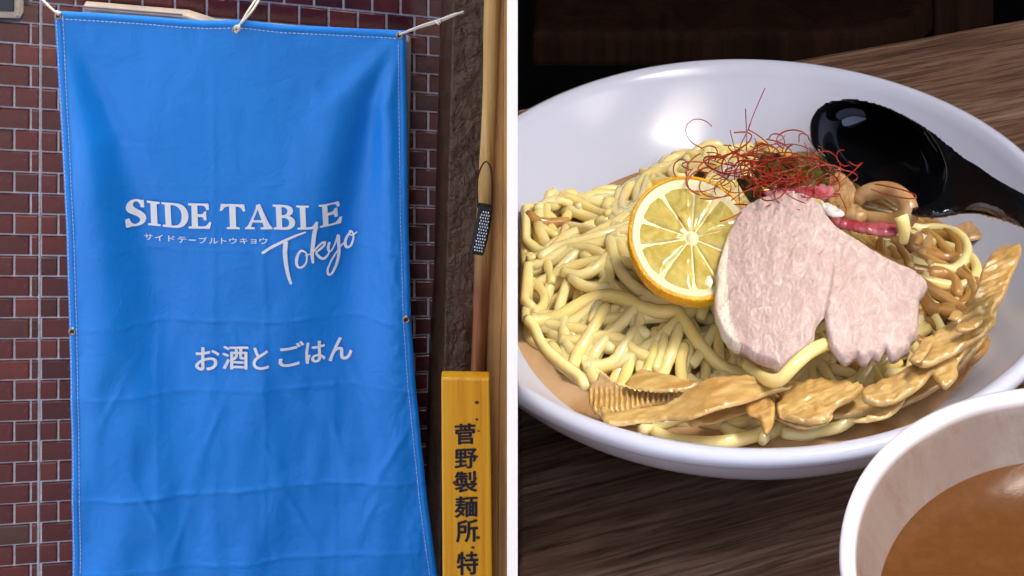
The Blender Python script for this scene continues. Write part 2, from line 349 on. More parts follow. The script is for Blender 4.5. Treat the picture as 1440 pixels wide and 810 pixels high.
# ------------------------------------------------------------ meter box, upper left
mb = empty('meter_box', W(5, 12, 3.55), 'beige framed box with dark blue window at the top left corner of the brick pier', 'box')
slabpx('frame', [(-40, -40), (29, -40), (28, 27), (-40, 25)], 3.545, .028, BEIGE, mb, .003)
slabpx('lower_trim', [(-40, 26.5), (29, 28.5), (28, 31), (-40, 29)], 3.54, .03, INK, mb)
slabpx('window', [(-30, -30), (20, -30), (19, 17), (-30, 15)], 3.541, .004, NAVY, mb, .001)
def screw(px, py, y, par, r=.004):
    V, Fc = revolve([(0, .0016), (r*.7, .0014), (r, 0)], 0, 0, 0, 10); q = W(px, py, y)
    obj('screw', [Vector((q.x+v[0], q.y-v[2], q.z+v[1])) for v in V], Fc, GREYM, par)
screw(24.5, 22, 3.545, mb); screw(24.5, 12, 3.545, mb, .003)

# ------------------------------------------------------------ sign panel behind the banner
sp = empty('sign_panel', W(350, 150, 3.57), 'beige board on the brick wall almost wholly hidden behind the blue banner', 'board')
slabpx('panel', [(115.5, 9.5), (262, 22), (300, 34), (560, 56), (574, 58), (577.5, 64), (574, 300), (560, 700), (130, 700)], 3.560, .030, BEIGE, sp, .004)
slabpx('side_frame', [(571, 58), (575, 59), (578.3, 66), (574, 300), (568, 500), (565, 500)], 3.552, .007, GREYM, sp, .001)
slabpx('top_trim', [(116, 8.6), (256, 20), (256, 22), (116, 11.0)], 3.555, .004, GREYM, sp)

# ------------------------------------------------------------ banner
BD = 3.50
Lx = lambda y: np.interp(y, [14, 100, 200, 330, 458, 540, 680, 810, 1000], [77, 82, 87.5, 95, 100, 101, 101.5, 102, 104])
Rx = lambda y: np.interp(y, [42, 140, 300, 443, 540, 620, 700, 810, 1000], [571, 571.5, 574, 578.5, 585, 592.5, 600.5, 615, 638])
def Ty(u): return 14+28*u+6*math.sin(u*math.pi)*(1 if u < 1 else 0)*.6 + (-4*math.exp(-((u-.53)/.08)**2))
def ridge(px, py, line, wdt, amp):
    # line: list of (y, x); gaussian ridge whose width grows with wdt(y)
    x0 = np.interp(py, [a[0] for a in line], [a[1] for a in line]); w_ = wdt(py); return amp(py)*math.exp(-((px-x0)/w_)**2)
def bump_b(px, py):                        # metres towards the viewer
    u = (px-Lx(py))/(Rx(py)-Lx(py)); v = (py-14)/1000
    h = 0
    h += ridge(px, py, [(14, 80), (200, 128), (330, 140), (600, 165), (1000, 190)], lambda y: 8+y*.10, lambda y: .028*sm(14, 260, y)*(1-.55*sm(420, 800, y)))
    h -= ridge(px, py, [(14, 84), (200, 165), (400, 215), (700, 245)], lambda y: 8+y*.09, lambda y: .013*sm(20, 200, y)*(1-.8*sm(450, 800, y)))
    h += ridge(px, py, [(40, 566), (150, 540), (300, 548), (500, 556)], lambda y: 8+y*.05, lambda y: .020*sm(30, 150, y)*(1-.7*sm(450, 700, y)))
    h -= ridge(px, py, [(40, 566), (150, 528), (300, 500), (500, 490), (800, 500)], lambda y: 6+y*.10, lambda y: .024*sm(40, 200, y)*(1-.7*sm(420, 650, y)))
    h += ridge(px, py, [(40, 566), (150, 470), (300, 440)], lambda y: 10+y*.12, lambda y: .008*sm(20, 120, y)*(1-sm(200, 450, y)))
    h += ridge(px, py, [(500, 300), (620, 310), (1000, 370)], lambda y: 55, lambda y: .007*sm(500, 640, y))
    h -= ridge(px, py, [(400, 420), (660, 425), (1000, 400)], lambda y: 34, lambda y: .007*sm(480, 620, y)*(1-sm(700, 800, y)))
    h += ridge(px, py, [(400, 520), (620, 540), (1000, 500)], lambda y: 40, lambda y: .006*sm(450, 620, y))
    h += .009*nz(px/150, py/210, 3)+.0085*nz(px/48, py/110, 8)*sm(330, 620, py)+.0024*nz(px/24, py/50, 5)*(.4+.6*sm(400, 700, py))
    for yy, sl, a in ((262, .0, .0006), (352, .0, .0008), (452, -.01, .0013), (549, -.02, .0016), (690, -.055, .0024), (792, -.07, .0022)):
        d = py-(yy+sl*(px-320)+2*nz(px/60, yy)); e = math.exp(-(d/2.0)**2)*a*1.6*(.35+1.3*abs(nz(px/40, yy, 2))); h += e + a*.75*(.25+1.1*abs(nz(px/90, yy, 7)))*sm(-25, 0, d)*(1-sm(0, 30, d))
    for x0, y0, L, sl, a in ((512, 560, 60, .5, .0030), (548, 640, 70, -.6, .0034), (470, 610, 50, .3, .0022), (300, 600, 60, -.4, .0024), (205, 700, 60, .5, .0026), (160, 560, 50, -.5, .0022), (420, 730, 50, .6, .0022), (330, 480, 40, .2, .0014), (540, 380, 60, .25, .0022), (250, 760, 60, -.3, .0022), (520, 720, 50, -.4, .0026), (380, 640, 40, .8, .0018)):
        dy = (py-y0)/L
        if abs(dy) < 1.6: d = (px-x0-sl*(py-y0))/(5+3*abs(dy)); h += a*math.exp(-d*d-dy*dy*1.6)*(1 if d > 0 else .8)
    for x0, y0, y1, a in ((300, 60, 500, .0009), (372, 250, 800, .0010), (222, 420, 900, .0010), (470, 500, 900, .001)):
        d = px-(x0+3*nz(py/70, x0)); h += a*math.exp(-(d/5)**2)*sm(y0, y0+60, py)*(1-sm(y1-60, y1, py))
    h += .0020*nz(px/9, py/16, 11)*(sm(.90, .97, u)+.6*(1-sm(.02, .06, u)))*sm(60, 400, py)
    return h
def BP(px, py, off=0.0):
    v = (py-14)/1000; base = BD-(.08*v*v+.02*v)     # hangs forward towards its foot
    p = W(px, py, base); n_ = bump_b(px, py); p.y = base-n_-off; return p
NU, NV = 190, 330
V = []; 
for j in range(NV+1):
    for i in range(NU+1):
        u = i/NU; t = j/NV
        top = Ty(u); py = top+(1000-top)*t; px = Lx(py)+(Rx(py)-Lx(py))*u
        if j == 0: pass
        V.append(BP(px, py))
Fc = [(j*(NU+1)+i, j*(NU+1)+i+1, (j+1)*(NU+1)+i+1, (j+1)*(NU+1)+i) for j in range(NV) for i in range(NU)]
nb = len(V); 
V2 = V+[v+Vector((0, .0012, 0)) for v in V]
F2 = Fc+[tuple(i+nb for i in reversed(q)) for q in Fc]
per = [i for i in range(NU+1)]+[(j)*(NU+1)+NU for j in range(1, NV+1)]+[NV*(NU+1)+i for i in range(NU-1, -1, -1)]+[j*(NU+1) for j in range(NV-1, 0, -1)]
for a, b in zip(per, per[1:]+per[:1]): F2.append((b, a, a+nb, b+nb))
ban = empty('banner', W(340, 1000, BD), 'large blue vinyl banner with white lettering tied up in front of the brick wall', 'banner')
o = obj('cloth', V2, F2, BAN, ban, True); fixn(o.data)
# folded hems (a raised double layer) and their stitching
def strip_on_banner(name, path, w_, off, mat, th=.0006, par=ban, n=None):
    Vs = []; Fs = []
    P = spline([(x, y, 0) for x, y in path], 5)
    for i, p in enumerate(P):
        t = (P[min(i+1, len(P)-1)]-P[max(i-1, 0)]).normalized(); nn = Vector((-t.y, t.x, 0))
        a = p+nn*w_/2; b = p-nn*w_/2
        Vs += [BP(a.x, a.y, off), BP(b.x, b.y, off)]
    for i in range(len(P)-1): Fs.append((2*i, 2*i+1, 2*i+3, 2*i+2))
    nv = len(Vs); Vs += [v+Vector((0, th, 0)) for v in Vs]; Fs += [tuple(q+nv for q in reversed(f)) for f in Fs]
    Fs += [(2*i, 2*i+2, 2*i+2+nv, 2*i+nv) for i in range(len(P)-1)]+[(2*i+3, 2*i+1, 2*i+1+nv, 2*i+3+nv) for i in range(len(P)-1)]
    o = obj(name, Vs, Fs, mat, par, True); return o
ys = list(range(20, 1000, 20))
strip_on_banner('hem', [(Lx(y)+5.8, y) for y in [17]+ys], 11.0, .0011, BAN)
strip_on_banner('hem', [(Rx(y)-5.2, y) for y in [46]+ys[2:]], 9.8, .0011, BAN)
strip_on_banner('hem', [(77.5+494*u+.5, Ty(u)+5.2) for u in np.linspace(0.01, .99, 30)], 9.6, .0017, BAN)
def stitches(name, path):
    parts = []; P = spline([(x, y, 0) for x, y in path], 1.0); i = 0
    while i+4 < len(P):
        seg = [P[i], P[i+4]]; t = (seg[1]-seg[0]).normalized(); nn = Vector((-t.y, t.x, 0))*.42
        q = [seg[0]+nn, seg[1]+nn, seg[1]-nn, seg[0]-nn]; vv = [BP(p.x, p.y, .0024) for p in q]+[BP(p.x, p.y, .0008) for p in q]
        parts.append((vv, [(0, 1, 2, 3), (0, 4, 5, 1), (1, 5, 6, 2), (2, 6, 7, 3), (3, 7, 4, 0)])); i += 6
    Vv, Ff = joinv(parts); o = obj(name, Vv, Ff, THREAD, ban); stuff(o)
stitches('stitching', [(Lx(y)+11.5, y) for y in ys]); stitches('stitching', [(Rx(y)-10.5, y) for y in ys[2:]])
stitches('stitching', [(77+494*u, Ty(u)+10.2) for u in np.linspace(.02, .98, 30)])
stitches('stitching', [(Lx(y)+2.4, y) for y in ys])
def eyelet(px, py):
    V, Fc = revolve([(.0035, .0), (.0038, .0016), (.0055, .0022), (.0075, .0012), (.008, 0)], 0, 0, 0, 20); q = BP(px, py, .0016)
    obj('eyelet', [Vector((q.x+v[0], q.y-v[2], q.z+v[1])) for v in V], Fc, EYE, ban, True)
    V, Fc = revolve([(0, .0005), (.0035, .0005)], 0, 0, 0, 20)
    obj('eyelet_hole', [Vector((q.x+v[0], q.y-v[2]-.0004, q.z+v[1])) for v in V], Fc, INK, ban)
for e in ((83, 20.5), (332, 40.5), (562.5, 48), (105, 458), (577-5, 443)): eyelet(*e)

# lettering
def poly2mesh(loops, off=0.0, bevel_off=0):
    cu = bpy.data.curves.new('tmp', 'CURVE'); cu.dimensions = '2D'; cu.fill_mode = 'BOTH'
    for L in loops:
        s = cu.splines.new('POLY'); s.points.add(len(L)-1); s.use_cyclic_u = True
        for p, (x, y) in zip(s.points, L): p.co = (x, y, 0, 1)
    return curve_mesh(cu)
def curve_mesh(cu):
    o = bpy.data.objects.new('tmp', cu); COL.objects.link(o); bpy.context.view_layer.update()
    dg = bpy.context.evaluated_depsgraph_get(); me = bpy.data.meshes.new_from_object(o.evaluated_get(dg))
    bpy.data.objects.remove(o); return me
def smooth_loop(L, it=1):
    for _ in range(it):
        out = []
        n = len(L)
        for i in range(n):
            a = Vector(L[i-1]); b = Vector(L[i]); c = Vector(L[(i+1) % n])
            an = (b-a).angle(c-b, 0)
            if an > 1.0: out.append(tuple(b))
            else: out += [tuple(b.lerp(a, .25)), tuple(b.lerp(c, .25))]
        L = out
    return L
def lay(name, me, fn, mat, par, cut=5.0, th=.0004):
    # fn maps the flat glyph plane (photo px) to 3D; the mesh is cut into a fine grid first so it follows the cloth
    bm = bmesh.new(); bm.from_mesh(me)
    xs = [v.co.x for v in bm.verts]; ysv = [v.co.y for v in bm.verts]
    if cut:
        for ax, lo, hi in ((0, min(xs), max(xs)), (1, min(ysv), max(ysv))):
            c = lo+cut
            while c < hi:
                n_ = Vector((1, 0, 0)) if ax == 0 else Vector((0, 1, 0))
                bmesh.ops.bisect_plane(bm, geom=bm.verts[:]+bm.edges[:]+bm.faces[:], plane_co=n_*c, plane_no=n_); c += cut
    bmesh.ops.remove_doubles(bm, verts=bm.verts, dist=1e-3)
    for v in bm.verts: dz = v.co.z; v.co = fn(v.co.x, v.co.y); v.co.y -= dz
    bmesh.ops.recalc_face_normals(bm, faces=bm.faces)
    m2 = bpy.data.meshes.new(name); bm.to_mesh(m2); bm.free()
    for p in m2.polygons:
        if p.normal.y > 0: p.flip()
    m2.polygons.foreach_set('use_smooth', [True]*len(m2.polygons))
    return link(name, m2, mat, par)
onb = lambda off: (lambda x, y: BP(x, y, off))
gl = {}
A1 = lambda L: [(170+x/6, 270+y/6) for x, y in L]; A2 = lambda L: [(340+x/6, 270+y/6) for x, y in L]
S_ = [(190,150),(160,152),(152,118),(130,98),(108,98),(92,118),(98,140),(130,165),(175,190),(200,215),(207,245),(195,280),(160,304),(118,308),(85,300),(68,306),(45,302),(36,232),(68,230),(80,265),(105,288),(130,288),(152,272),(155,250),(135,228),(95,205),(55,180),(38,150),(42,115),(65,88),(105,78),(140,80),(165,88),(185,84)]
I_ = [(212,88),(325,90),(324,108),(298,112),(303,285),(330,288),(331,305),(221,305),(221,289),(247,285),(243,112),(213,106)]
D_ = [[(340,90),(450,90),(500,95),(545,125),(570,175),(572,215),(560,255),(530,290),(480,305),(348,306),(348,289),(374,285),(368,112),(341,106)],[(418,110),(450,110),(485,125),(508,160),(515,205),(508,250),(485,278),(450,286),(425,285)]]
E_ = [(567,92),(740,92),(746,142),(725,150),(710,118),(690,110),(645,110),(648,182),(690,182),(700,165),(720,155),(724,235),(702,235),(692,208),(650,206),(652,286),(705,286),(730,275),(748,245),(766,248),(752,305),(573,306),(573,289),(600,285),(596,114),(568,108)]
T_ = [(845,95),(1042,96),(1052,152),(1032,157),(1012,122),(970,116),(975,285),(1006,290),(1006,305),(895,305),(895,290),(922,285),(915,116),(875,122),(858,152),(836,155)]
Aa = [[(120,103),(155,90),(238,270),(262,290),(262,305),(162,305),(162,289),(190,284),(178,248),(95,248),(80,284),(113,288),(112,305),(32,305),(32,290),(55,280),(125,122)],[(136,140),(100,228),(170,228)]]
B_ = [[(262,95),(375,95),(420,108),(438,140),(430,170),(405,188),(440,205),(456,240),(448,275),(415,300),(380,306),(272,306),(272,290),(297,285),(290,115),(264,112)],[(338,115),(365,115),(388,135),(388,160),(370,180),(340,182)],[(342,206),(375,206),(402,225),(404,260),(385,284),(344,285)]]
L_ = [(462,97),(570,97),(570,113),(540,117),(546,286),(590,284),(608,270),(625,240),(648,245),(640,290),(648,305),(474,305),(474,289),(500,285),(492,117),(464,112)]
E2 = [(652,95),(815,95),(824,142),(803,148),(788,115),(768,112),(722,112),(724,180),(760,178),(776,165),(780,152),(802,150),(806,232),(782,233),(772,205),(728,206),(730,284),(785,282),(805,265),(820,240),(842,242),(830,300),(660,300),(660,285),(686,280),(680,115),(654,110)]
for loops, fn in (([S_], A1), ([I_], A1), (D_, A1), ([E_], A1), ([T_], A1), (Aa, A2), (B_, A2), ([L_], A2), ([E2], A2)):
    lay('letter', poly2mesh([smooth_loop(fn(L), 2) for L in loops]), onb(.0028), PRINT, ban)
def stroke(path, ws, off):
    P = spline([(340+x/6, 270+y/6, 0) for x, y in path], .8); n = len(P); a = []; b = []
    for i, p in enumerate(P):
        t = (P[min(i+1, n-1)]-P[max(i-1, 0)]).normalized(); nn = Vector((-t.y, t.x, 0)); f_ = i/(n-1)
        w_ = np.interp(f_, np.linspace(0, 1, len(ws)), ws)/12*min(1, .35+math.sqrt(min(f_, 1-f_)*n/3)) 
        a.append(p+nn*w_); b.append(p-nn*w_)
    Vv = [BP(q.x, q.y, off) for q in a+b]; obj('letter', Vv, [(i, i+1, n+i+1, n+i) for i in range(n-1)], PRINT, ban, True)
strokes = [([(172,502),(260,450),(370,395),(460,355),(545,325)], [22, 24, 24, 20, 14]),
 ([(375,400),(368,480),(372,560),(385,650),(402,720),(420,770)], [40, 38, 36, 32, 28, 22]),
 ([(535,492),(500,485),(472,530),(464,590),(480,625),(512,625),(542,595),(551,550),(545,505),(528,490)], [14, 22, 26, 24, 18, 16, 14, 14]),
 ([(535,530),(565,522),(598,500)], [9, 10, 10]),
 ([(632,272),(615,340),(603,430),(595,520),(602,602)], [34, 36, 34, 30, 20]),
 ([(600,505),(640,460),(675,432),(700,430),(690,460),(650,490),(628,508),(650,545),(685,570),(715,555),(738,520)], [14, 16, 20, 20, 18, 22, 22, 14]),
 ([(738,432),(728,480),(738,518),(765,495),(795,430),(810,385)], [22, 24, 16, 14, 18, 24]),
 ([(812,390),(812,450),(815,540),(800,620),(770,690),(742,718),(722,700),(728,650),(770,570),(830,490),(868,455)], [26, 26, 24, 24, 18, 16, 14, 10]),
 ([(915,375),(880,420),(866,470),(880,506),(912,495),(934,440),(930,392),(908,372),(900,395),(925,410),(968,382)], [18, 24, 24, 20, 16, 14, 12, 10])]
for i, (p, ws) in enumerate(strokes): stroke(p, ws, .0034+.0004*i)
def glyph(ch, bx, fn, mat, par, off_=.0, shear=0, cut=4.0, name='letter', rep=0):
    cu = bpy.data.curves.new('t', 'FONT'); cu.body = ch; cu.size = 1; cu.offset = 0; cu.resolution_u = 6
    me = curve_mesh(cu)
    if len(me.vertices) == 0: return
    xs = [v.co.x for v in me.vertices]; zs = [v.co.y for v in me.vertices]; x0, x1, y0, y1 = min(xs), max(xs), min(zs), max(zs)
    a, b, c, d = bx
    for v in me.vertices:
        fx = (v.co.x-x0)/(x1-x0); fy = (v.co.y-y0)/(y1-y0)
        v.co.x, v.co.y = a+(c-a)*fx, d-(d-b)*fy+shear*(fx-.5)*(c-a)
    if rep:
        bm = bmesh.new()
        for k, (dx, dy) in enumerate(((0, 0), (rep, 0), (-rep, 0), (0, rep*.6), (0, -rep*.6), (rep*.7, rep*.4), (-rep*.7, -rep*.4))):
            m2 = me.copy()
            for v in m2.vertices: v.co.x += dx; v.co.y += dy; v.co.z = k*.00008*(3 if False else 1)
            bm.from_mesh(m2)
        me = bpy.data.meshes.new('g'); bm.to_mesh(me); bm.free()
    lay(name, me, fn, mat, par, cut)
for ch, bx in (('サ', (201.5, 333.2, 213, 341.5)), ('イ', (216.5, 333, 228, 342)), ('ド', (236, 333, 245.5, 341.5)), ('テ', (250, 333, 262, 341.5)), ('ー', (265.7, 336.3, 275.5, 337.8)), ('ブ', (280, 332.5, 291.5, 341)), ('ル', (295, 333, 307, 341)), ('ト', (311.5, 333, 319, 341.5)), ('ウ', (323, 333, 333.5, 341)), ('キ', (338, 333, 348.5, 341)), ('ョ', (353, 334.5, 361, 340.8)), ('ウ', (365.5, 332.5, 376.5, 340.8))):
    glyph(ch, bx, onb(.0028), PRINT, ban, rep=.18)
for ch, bx in (('お', (275, 489, 308, 521)), ('酒', (313, 486, 349, 519)), ('と', (356.5, 486, 378, 516.5)), ('ご', (393, 481, 427, 514)), ('は', (430, 483, 456.5, 512)), ('ん', (462, 481, 494, 511.5))):
    glyph(ch, bx, onb(.0028), PRINT, ban, 0, -.06, rep=.85)

# ------------------------------------------------------------ cords tying up the banner
def cord(label, paths, r=.0022):
    parts = [tube(spline([W(x, y, d) for x, y, d in p], .006), r, 7) for p in paths]
    V, Fc = joinv(parts); o = obj('cord', V, Fc, ROPE, None, True); tag(o, label, 'cord', 'white cords tying up the banner')
cord('short white cord pulling on the top left corner of the blue banner', [[(50, -12, 3.53), (66, 6, 3.50), (83, 21, 3.49)], [(83, 21, 3.486), (80.5, 17, 3.485), (79, 16, 3.50)]])
cord('doubled white cord with a knot at the middle of the top edge of the banner', [[(368, -12, 3.53), (350, 14, 3.50), (334, 41, 3.485)], [(371, -12, 3.53), (354, 16, 3.49), (336, 36, 3.485)], [(331, 37, 3.484), (336, 36, 3.479), (337, 42, 3.479), (331, 45, 3.482), (330, 38, 3.484), (336, 39, 3.478), (333, 46, 3.48)]], .0026)
cord('long white cord from the top right corner of the banner to the brown pillar', [[(562, 48.5, 3.487), (590, 38.5, 3.46), (618, 30, 3.43), (640, 21, 3.41), (652, 16, 3.405)], [(563, 48, 3.483), (592, 36.2, 3.455), (620, 27, 3.425), (640, 19.5, 3.40), (652, 18, 3.405)], [(613, 30, 3.425), (617, 34, 3.42), (620, 31, 3.42), (616, 29, 3.42)]], .0021)

# ------------------------------------------------------------ stucco pillar, log, ochre boards
def pil_x(y): return np.interp(y, [-100, 0, 450, 560, 810, 1150], [614, 612, 600, 592, 586, 580]), np.interp(y, [-100, 0, 400, 810, 1150], [641, 638, 628, 618, 612]), np.interp(y, [-100, 0, 500, 810, 1150], [692, 689, 668, 658, 652])
V = []; n1, n2, nr = 14, 26, 420
for j in range(nr+1):
    py = -100+1250*j/nr; a, c, b = pil_x(py)
    for i in range(n1+n2+1):
        if i <= n1: t = i/n1; px = a+(c-a)*t; d = 3.585+(3.43-3.585)*(1-(1-t)**1.3)
        else: t = (i-n1)/n2; px = c+(b-c)*t; d = 3.43
        nn = .0018*noise.turbulence(Vector((px/7, py/10, 0)), 3, False)+.004*nz(px/20, py/25, 4)
        p = W(px, py, 3.46); p.y = d+.05-nn; V.append(p)
m_ = n1+n2+1
Fc = [(j*m_+i, (j+1)*m_+i, (j+1)*m_+i+1, j*m_+i+1) for j in range(nr) for i in range(m_-1)]
o = obj('stucco_pillar', V, Fc, STU, None, True); fixn(o.data)
if sum(p.normal.y for p in o.data.polygons) > 0:
    for p in o.data.polygons: p.flip()
b0 = len(V)
tag(o, 'dark brown rough stucco pillar between the brick wall and the wooden log', 'pillar')
md = o.modifiers.new('solid', 'SOLIDIFY'); md.thickness = .10; md.offset = -1
P = [W(x, y, 3.46) for x, y in ((693, -100), (692.5, 0), (684, 240), (673, 500), (668, 640), (664, 1150))]
P = spline(P, .012)
P = [p+Vector((.003*nz(p.z*4, 1), .004*nz(p.z*5, 9), 0)) for p in P]
V, Fc = tube(P, lambda t: .0150+.0012*math.sin(t*23), 18)
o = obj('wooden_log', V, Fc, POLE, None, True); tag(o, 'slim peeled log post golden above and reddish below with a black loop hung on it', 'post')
db = empty('ochre_door_frame', W(705, 1100, 3.47), 'ochre painted board frame beside the log at the right edge of the banner wall', 'frame')
slabpx('board', [(703, -110), (709.5, -110), (706.8, 400), (702, 560), (698.6, 1150), (676, 1150), (684, 500), (692, 240), (702, 0)], 3.475, .03, OCH, db, .002)
slabpx('trim', [(709, -110), (719.2, -110), (719.2, 1150), (698.8, 1150), (702.4, 560), (707.2, 400)], 3.460, .045, OCH2, db, .002)
slabpx('trim', [(714, -110), (719.2, -110), (719.2, 1150), (709.5, 1150), (710, 560)], 3.452, .012, OCH, db, .002)

# ------------------------------------------------------------ yellow sign board
sb = empty('wooden_sign', W(655, 1000, 3.36), 'upright yellow varnished wooden sign with black brush writing leaning at the pillar foot', 'sign')
o = slabpx('board', [(620.5, 532), (688.5, 533), (691, 660), (695.5, 1060), (624, 1060)], 3.36, .024, YEL, sb, .0035)
def onw(y): return lambda x, yy: W(x, yy, y)
for ch, bx in (('菅', (640, 596, 668, 624.5)), ('野', (640, 631.5, 670, 658.5)), ('製', (640, 663, 670.5, 692)), ('麺', (640, 698, 671, 727)), ('所', (642, 731, 671.5, 762)), ('特', (643, 776, 672, 808))):
    glyph(ch, bx, onw(3.3588), INK, sb, 0, -.05, 0, rep=.9)
KN = M('wood_knot', (.16, .05, .012), .4).m
for x, y, r in ((670.5, 566, 3.0), (670.5, 590, 2.2), (673, 606, 1.6), (641, 679, 4.2), (669, 673, 2), (672, 756, 3.0), (665, 770, 2.4), (671, 642, 1.8)):
    V = [W(x, y, 3.3594)]+[W(x+r*1.1*math.cos(t)*(1+.2*nz(t, x)), y+r*.8*math.sin(t), 3.3594) for t in np.linspace(0, 2*math.pi, 17)[:-1]]
    obj('knot', V, [(0, i, i % 16+1) for i in range(1, 17)], KN, sb)

# ------------------------------------------------------------ studded black charm on its loop
ch_ = empty('studded_charm', W(684, 228, 3.42), 'black strap charm covered in silver studs hanging by its loop from the log', 'charm')
V, Fc = tube(spline([W(x, y, d) for x, y, d in ((672, 292, 3.415), (671, 258, 3.42), (676, 236, 3.425), (684, 227, 3.43), (690.5, 238, 3.425), (692, 262, 3.42), (691.5, 294, 3.415))], .006), .0016, 6)
obj('loop', V, Fc, BLK, ch_, True)
q4 = [(672.5, 290), (693, 293.5), (679.5, 361), (660.5, 357.5)]
def cq(u, v, d):
    x = (q4[0][0]*(1-u)+q4[1][0]*u)*(1-v)+(q4[3][0]*(1-u)+q4[2][0]*u)*v; y = (q4[0][1]*(1-u)+q4[1][1]*u)*(1-v)+(q4[3][1]*(1-u)+q4[2][1]*u)*v
    x += 2.0*math.sin(v*math.pi); return W(x, y, d)
pts = [(i/8, 0) for i in range(9)]+[(1, j/12) for j in range(1, 13)]+[(1-i/8, 1) for i in range(1, 9)]+[(0, 1-j/12) for j in range(1, 12)]
v, f = prism([cq(a, b, 3.405) for a, b in pts], Vector((0, .016, 0))); o = obj('pouch', v, f, BLK, ch_); fixn(o.data); bevel(o, .003)
parts = []
for r in range(14):
    for c in range(4):
        if (r, c) in ((0, 0),): continue
        u = .24+.17*c+(.085 if r % 2 else 0)*.8; vv = .10+.80*r/13; cpt = cq(u, vv, 3.4045); rr = .0021
        V, Fc = revolve([(0, rr), (rr*.7, rr*.7), (rr, 0)], 0, 0, 0, 6); parts.append(([Vector((cpt.x+a[0], cpt.y-a[2], cpt.z+a[1])) for a in V], Fc))
V, Fc = joinv(parts); o = obj('stud', V, Fc, STUD, ch_, True); stuff(o)

# ============================================================ the table side
# ------------------------------------------------------------ dark wooden chair behind the table
def P3(px, py, h): y = (CZ-h)*F/(py-HOR); return Vector(((px-720)*y/F, y, h))
chz = FZ+.45
ch2 = empty('dark_chair', P3(1000, 46, FZ), 'very dark wooden bench chair in the gloom behind the table', 'chair')
seat = [P3(745, 46, chz), P3(1180, 45, chz), P3(1240, 38, chz), P3(1285, 22, chz), P3(1310, 0, chz), P3(1325, -30, chz), P3(1325, -120, chz), P3(760, -120, chz)]
v, f = prism(seat, Vector((0, 0, -.035))); o = obj('seat', v, f, DARKW, ch2); fixn(o.data); bevel(o, .008, 3)
for x, y in ((930, 30), (1220, 25), (930, -110), (1220, -110)):
    p = P3(x, y, chz-.035); box('leg', (p.x-.022, p.y-.022, FZ+.001), (p.x+.022, p.y+.022, chz-.036), DARKW, ch2, .003)
p = P3(1345, -20, chz); box('armrest_post', (p.x-.03, p.y-.03, FZ+.001), (p.x+.03, p.y+.03, chz+.22), DARKW, ch2, .004)

# ------------------------------------------------------------ table
tb = empty('table', (.5, .5, FZ), 'dark brown wood grain table top carrying the noodle bowls', 'table')
x0 = PX1+.0004
poly = [(x0, -.12), (1.15, -.12), (1.0, 1.342), (x0, .990)]
v, f = prism([(x, y, TZ) for x, y in poly], Vector((0, 0, -.032))); o = obj('table_top', v, f, TAB, tb); fixn(o.data); bevel(o, .002)
for x, y in ((.08, -.05), (1.05, -.05), (.93, 1.22), (.08, .92)): box('leg', (x-.03, y-.03, FZ+.001), (x+.03, y+.03, TZ-.0325), DARKW, tb, .003)

# ------------------------------------------------------------ big bowl
BX, BY = .1042, .7754
oval = lambda t: 1-.0214*math.cos(2*t)+.0580*math.sin(2*t)
def cut_left(me, x=PX1+.0005):
    bm = bmesh.new(); bm.from_mesh(me)
    bmesh.ops.bisect_plane(bm, geom=bm.verts[:]+bm.edges[:]+bm.faces[:], plane_co=(x, 0, 0), plane_no=(1, 0, 0), clear_inner=True)
    bm.to_mesh(me); bm.free()
IN = [(.0, .0105), (.03, .0108), (.06, .0125), (.08, .0165), (.095, .0225), (.108, .0305), (.120, .0395), (.130, .0485), (.1365, .0555)]
def dens(pr, n=4):
    P = spline([(r, z, 0) for r, z in pr], 1e9) if False else spline([(r, z, 0) for r, z in pr], .004); return [(max(p.x, 0), p.y) for p in P]
prof = dens(IN+[(.1395, .0592), (.1425, .0603), (.1448, .0596), (.1455, .0575), (.1450, .0558), (.1430, .0545), (.1420, .0530), (.1395, .0500), (.133, .0430), (.120, .0360), (.100, .0235), (.080, .0140), (.062, .0080), (.058, .0065), (.057, .0005), (.054, .0005), (.052, .005), (0, .005)])
bw = empty('noodle_bowl', (BX, BY, TZ), 'wide shallow white bowl full of noodles in the middle of the table', 'bowl')
V, Fc = revolve(prof, BX, BY, TZ, 220, oval); o = obj('bowl_body', V, Fc, CER, bw, True); fixn(o.data); cut_left(o.data)
ZB = .0295
rb = np.interp(ZB, [z for r, z in IN], [r for r, z in IN])+.0008
V = [(BX, BY, TZ+ZB)]; nseg = 128
V += [(BX+rb*oval(t)*math.cos(t), BY+rb*oval(t)*math.sin(t), TZ+ZB) for t in np.linspace(0, 2*math.pi, nseg+1)[:-1]]
o = obj('broth', V, [(0, i, i % nseg+1) for i in range(1, nseg+1)], BROTH, None, True); cut_left(o.data)
tag(o, 'thin brown broth pooled round the noodles in the wide white bowl', 'broth')

# ------------------------------------------------------------ noodles
GN = 320; gx0, gy0, gs = -.03, .64, .001
gx = gx0+np.arange(GN)*gs; gy = gy0+np.arange(GN)*gs
XX, YY = np.meshgrid(gx, gy, indexing='ij')
TH = np.arctan2(YY-BY, XX-BX); RR = np.hypot(XX-BX, YY-BY)/(1-.0214*np.cos(2*TH)+.0580*np.sin(2*TH))
H0 = np.interp(RR, [r for r, z in IN], [z for r, z in IN])
H0[RR > .1365] = .2
def gau(cx, cy, sx, sy, a=0):
    dx, dy = XX-cx, YY-cy; ca, sa = math.cos(a), math.sin(a); u = dx*ca+dy*sa; v = -dx*sa+dy*ca; return np.exp(-(u/sx)**2-(v/sy)**2)
core = .012+.030*gau(.115, .795, .055, .050)+.020*gau(.04, .775, .04, .040)+.012*gau(.16, .76, .045, .05)+.014*gau(.075, .735, .05, .025)+.012*gau(.105, .85, .04, .02)
H = np.maximum(H0, core)
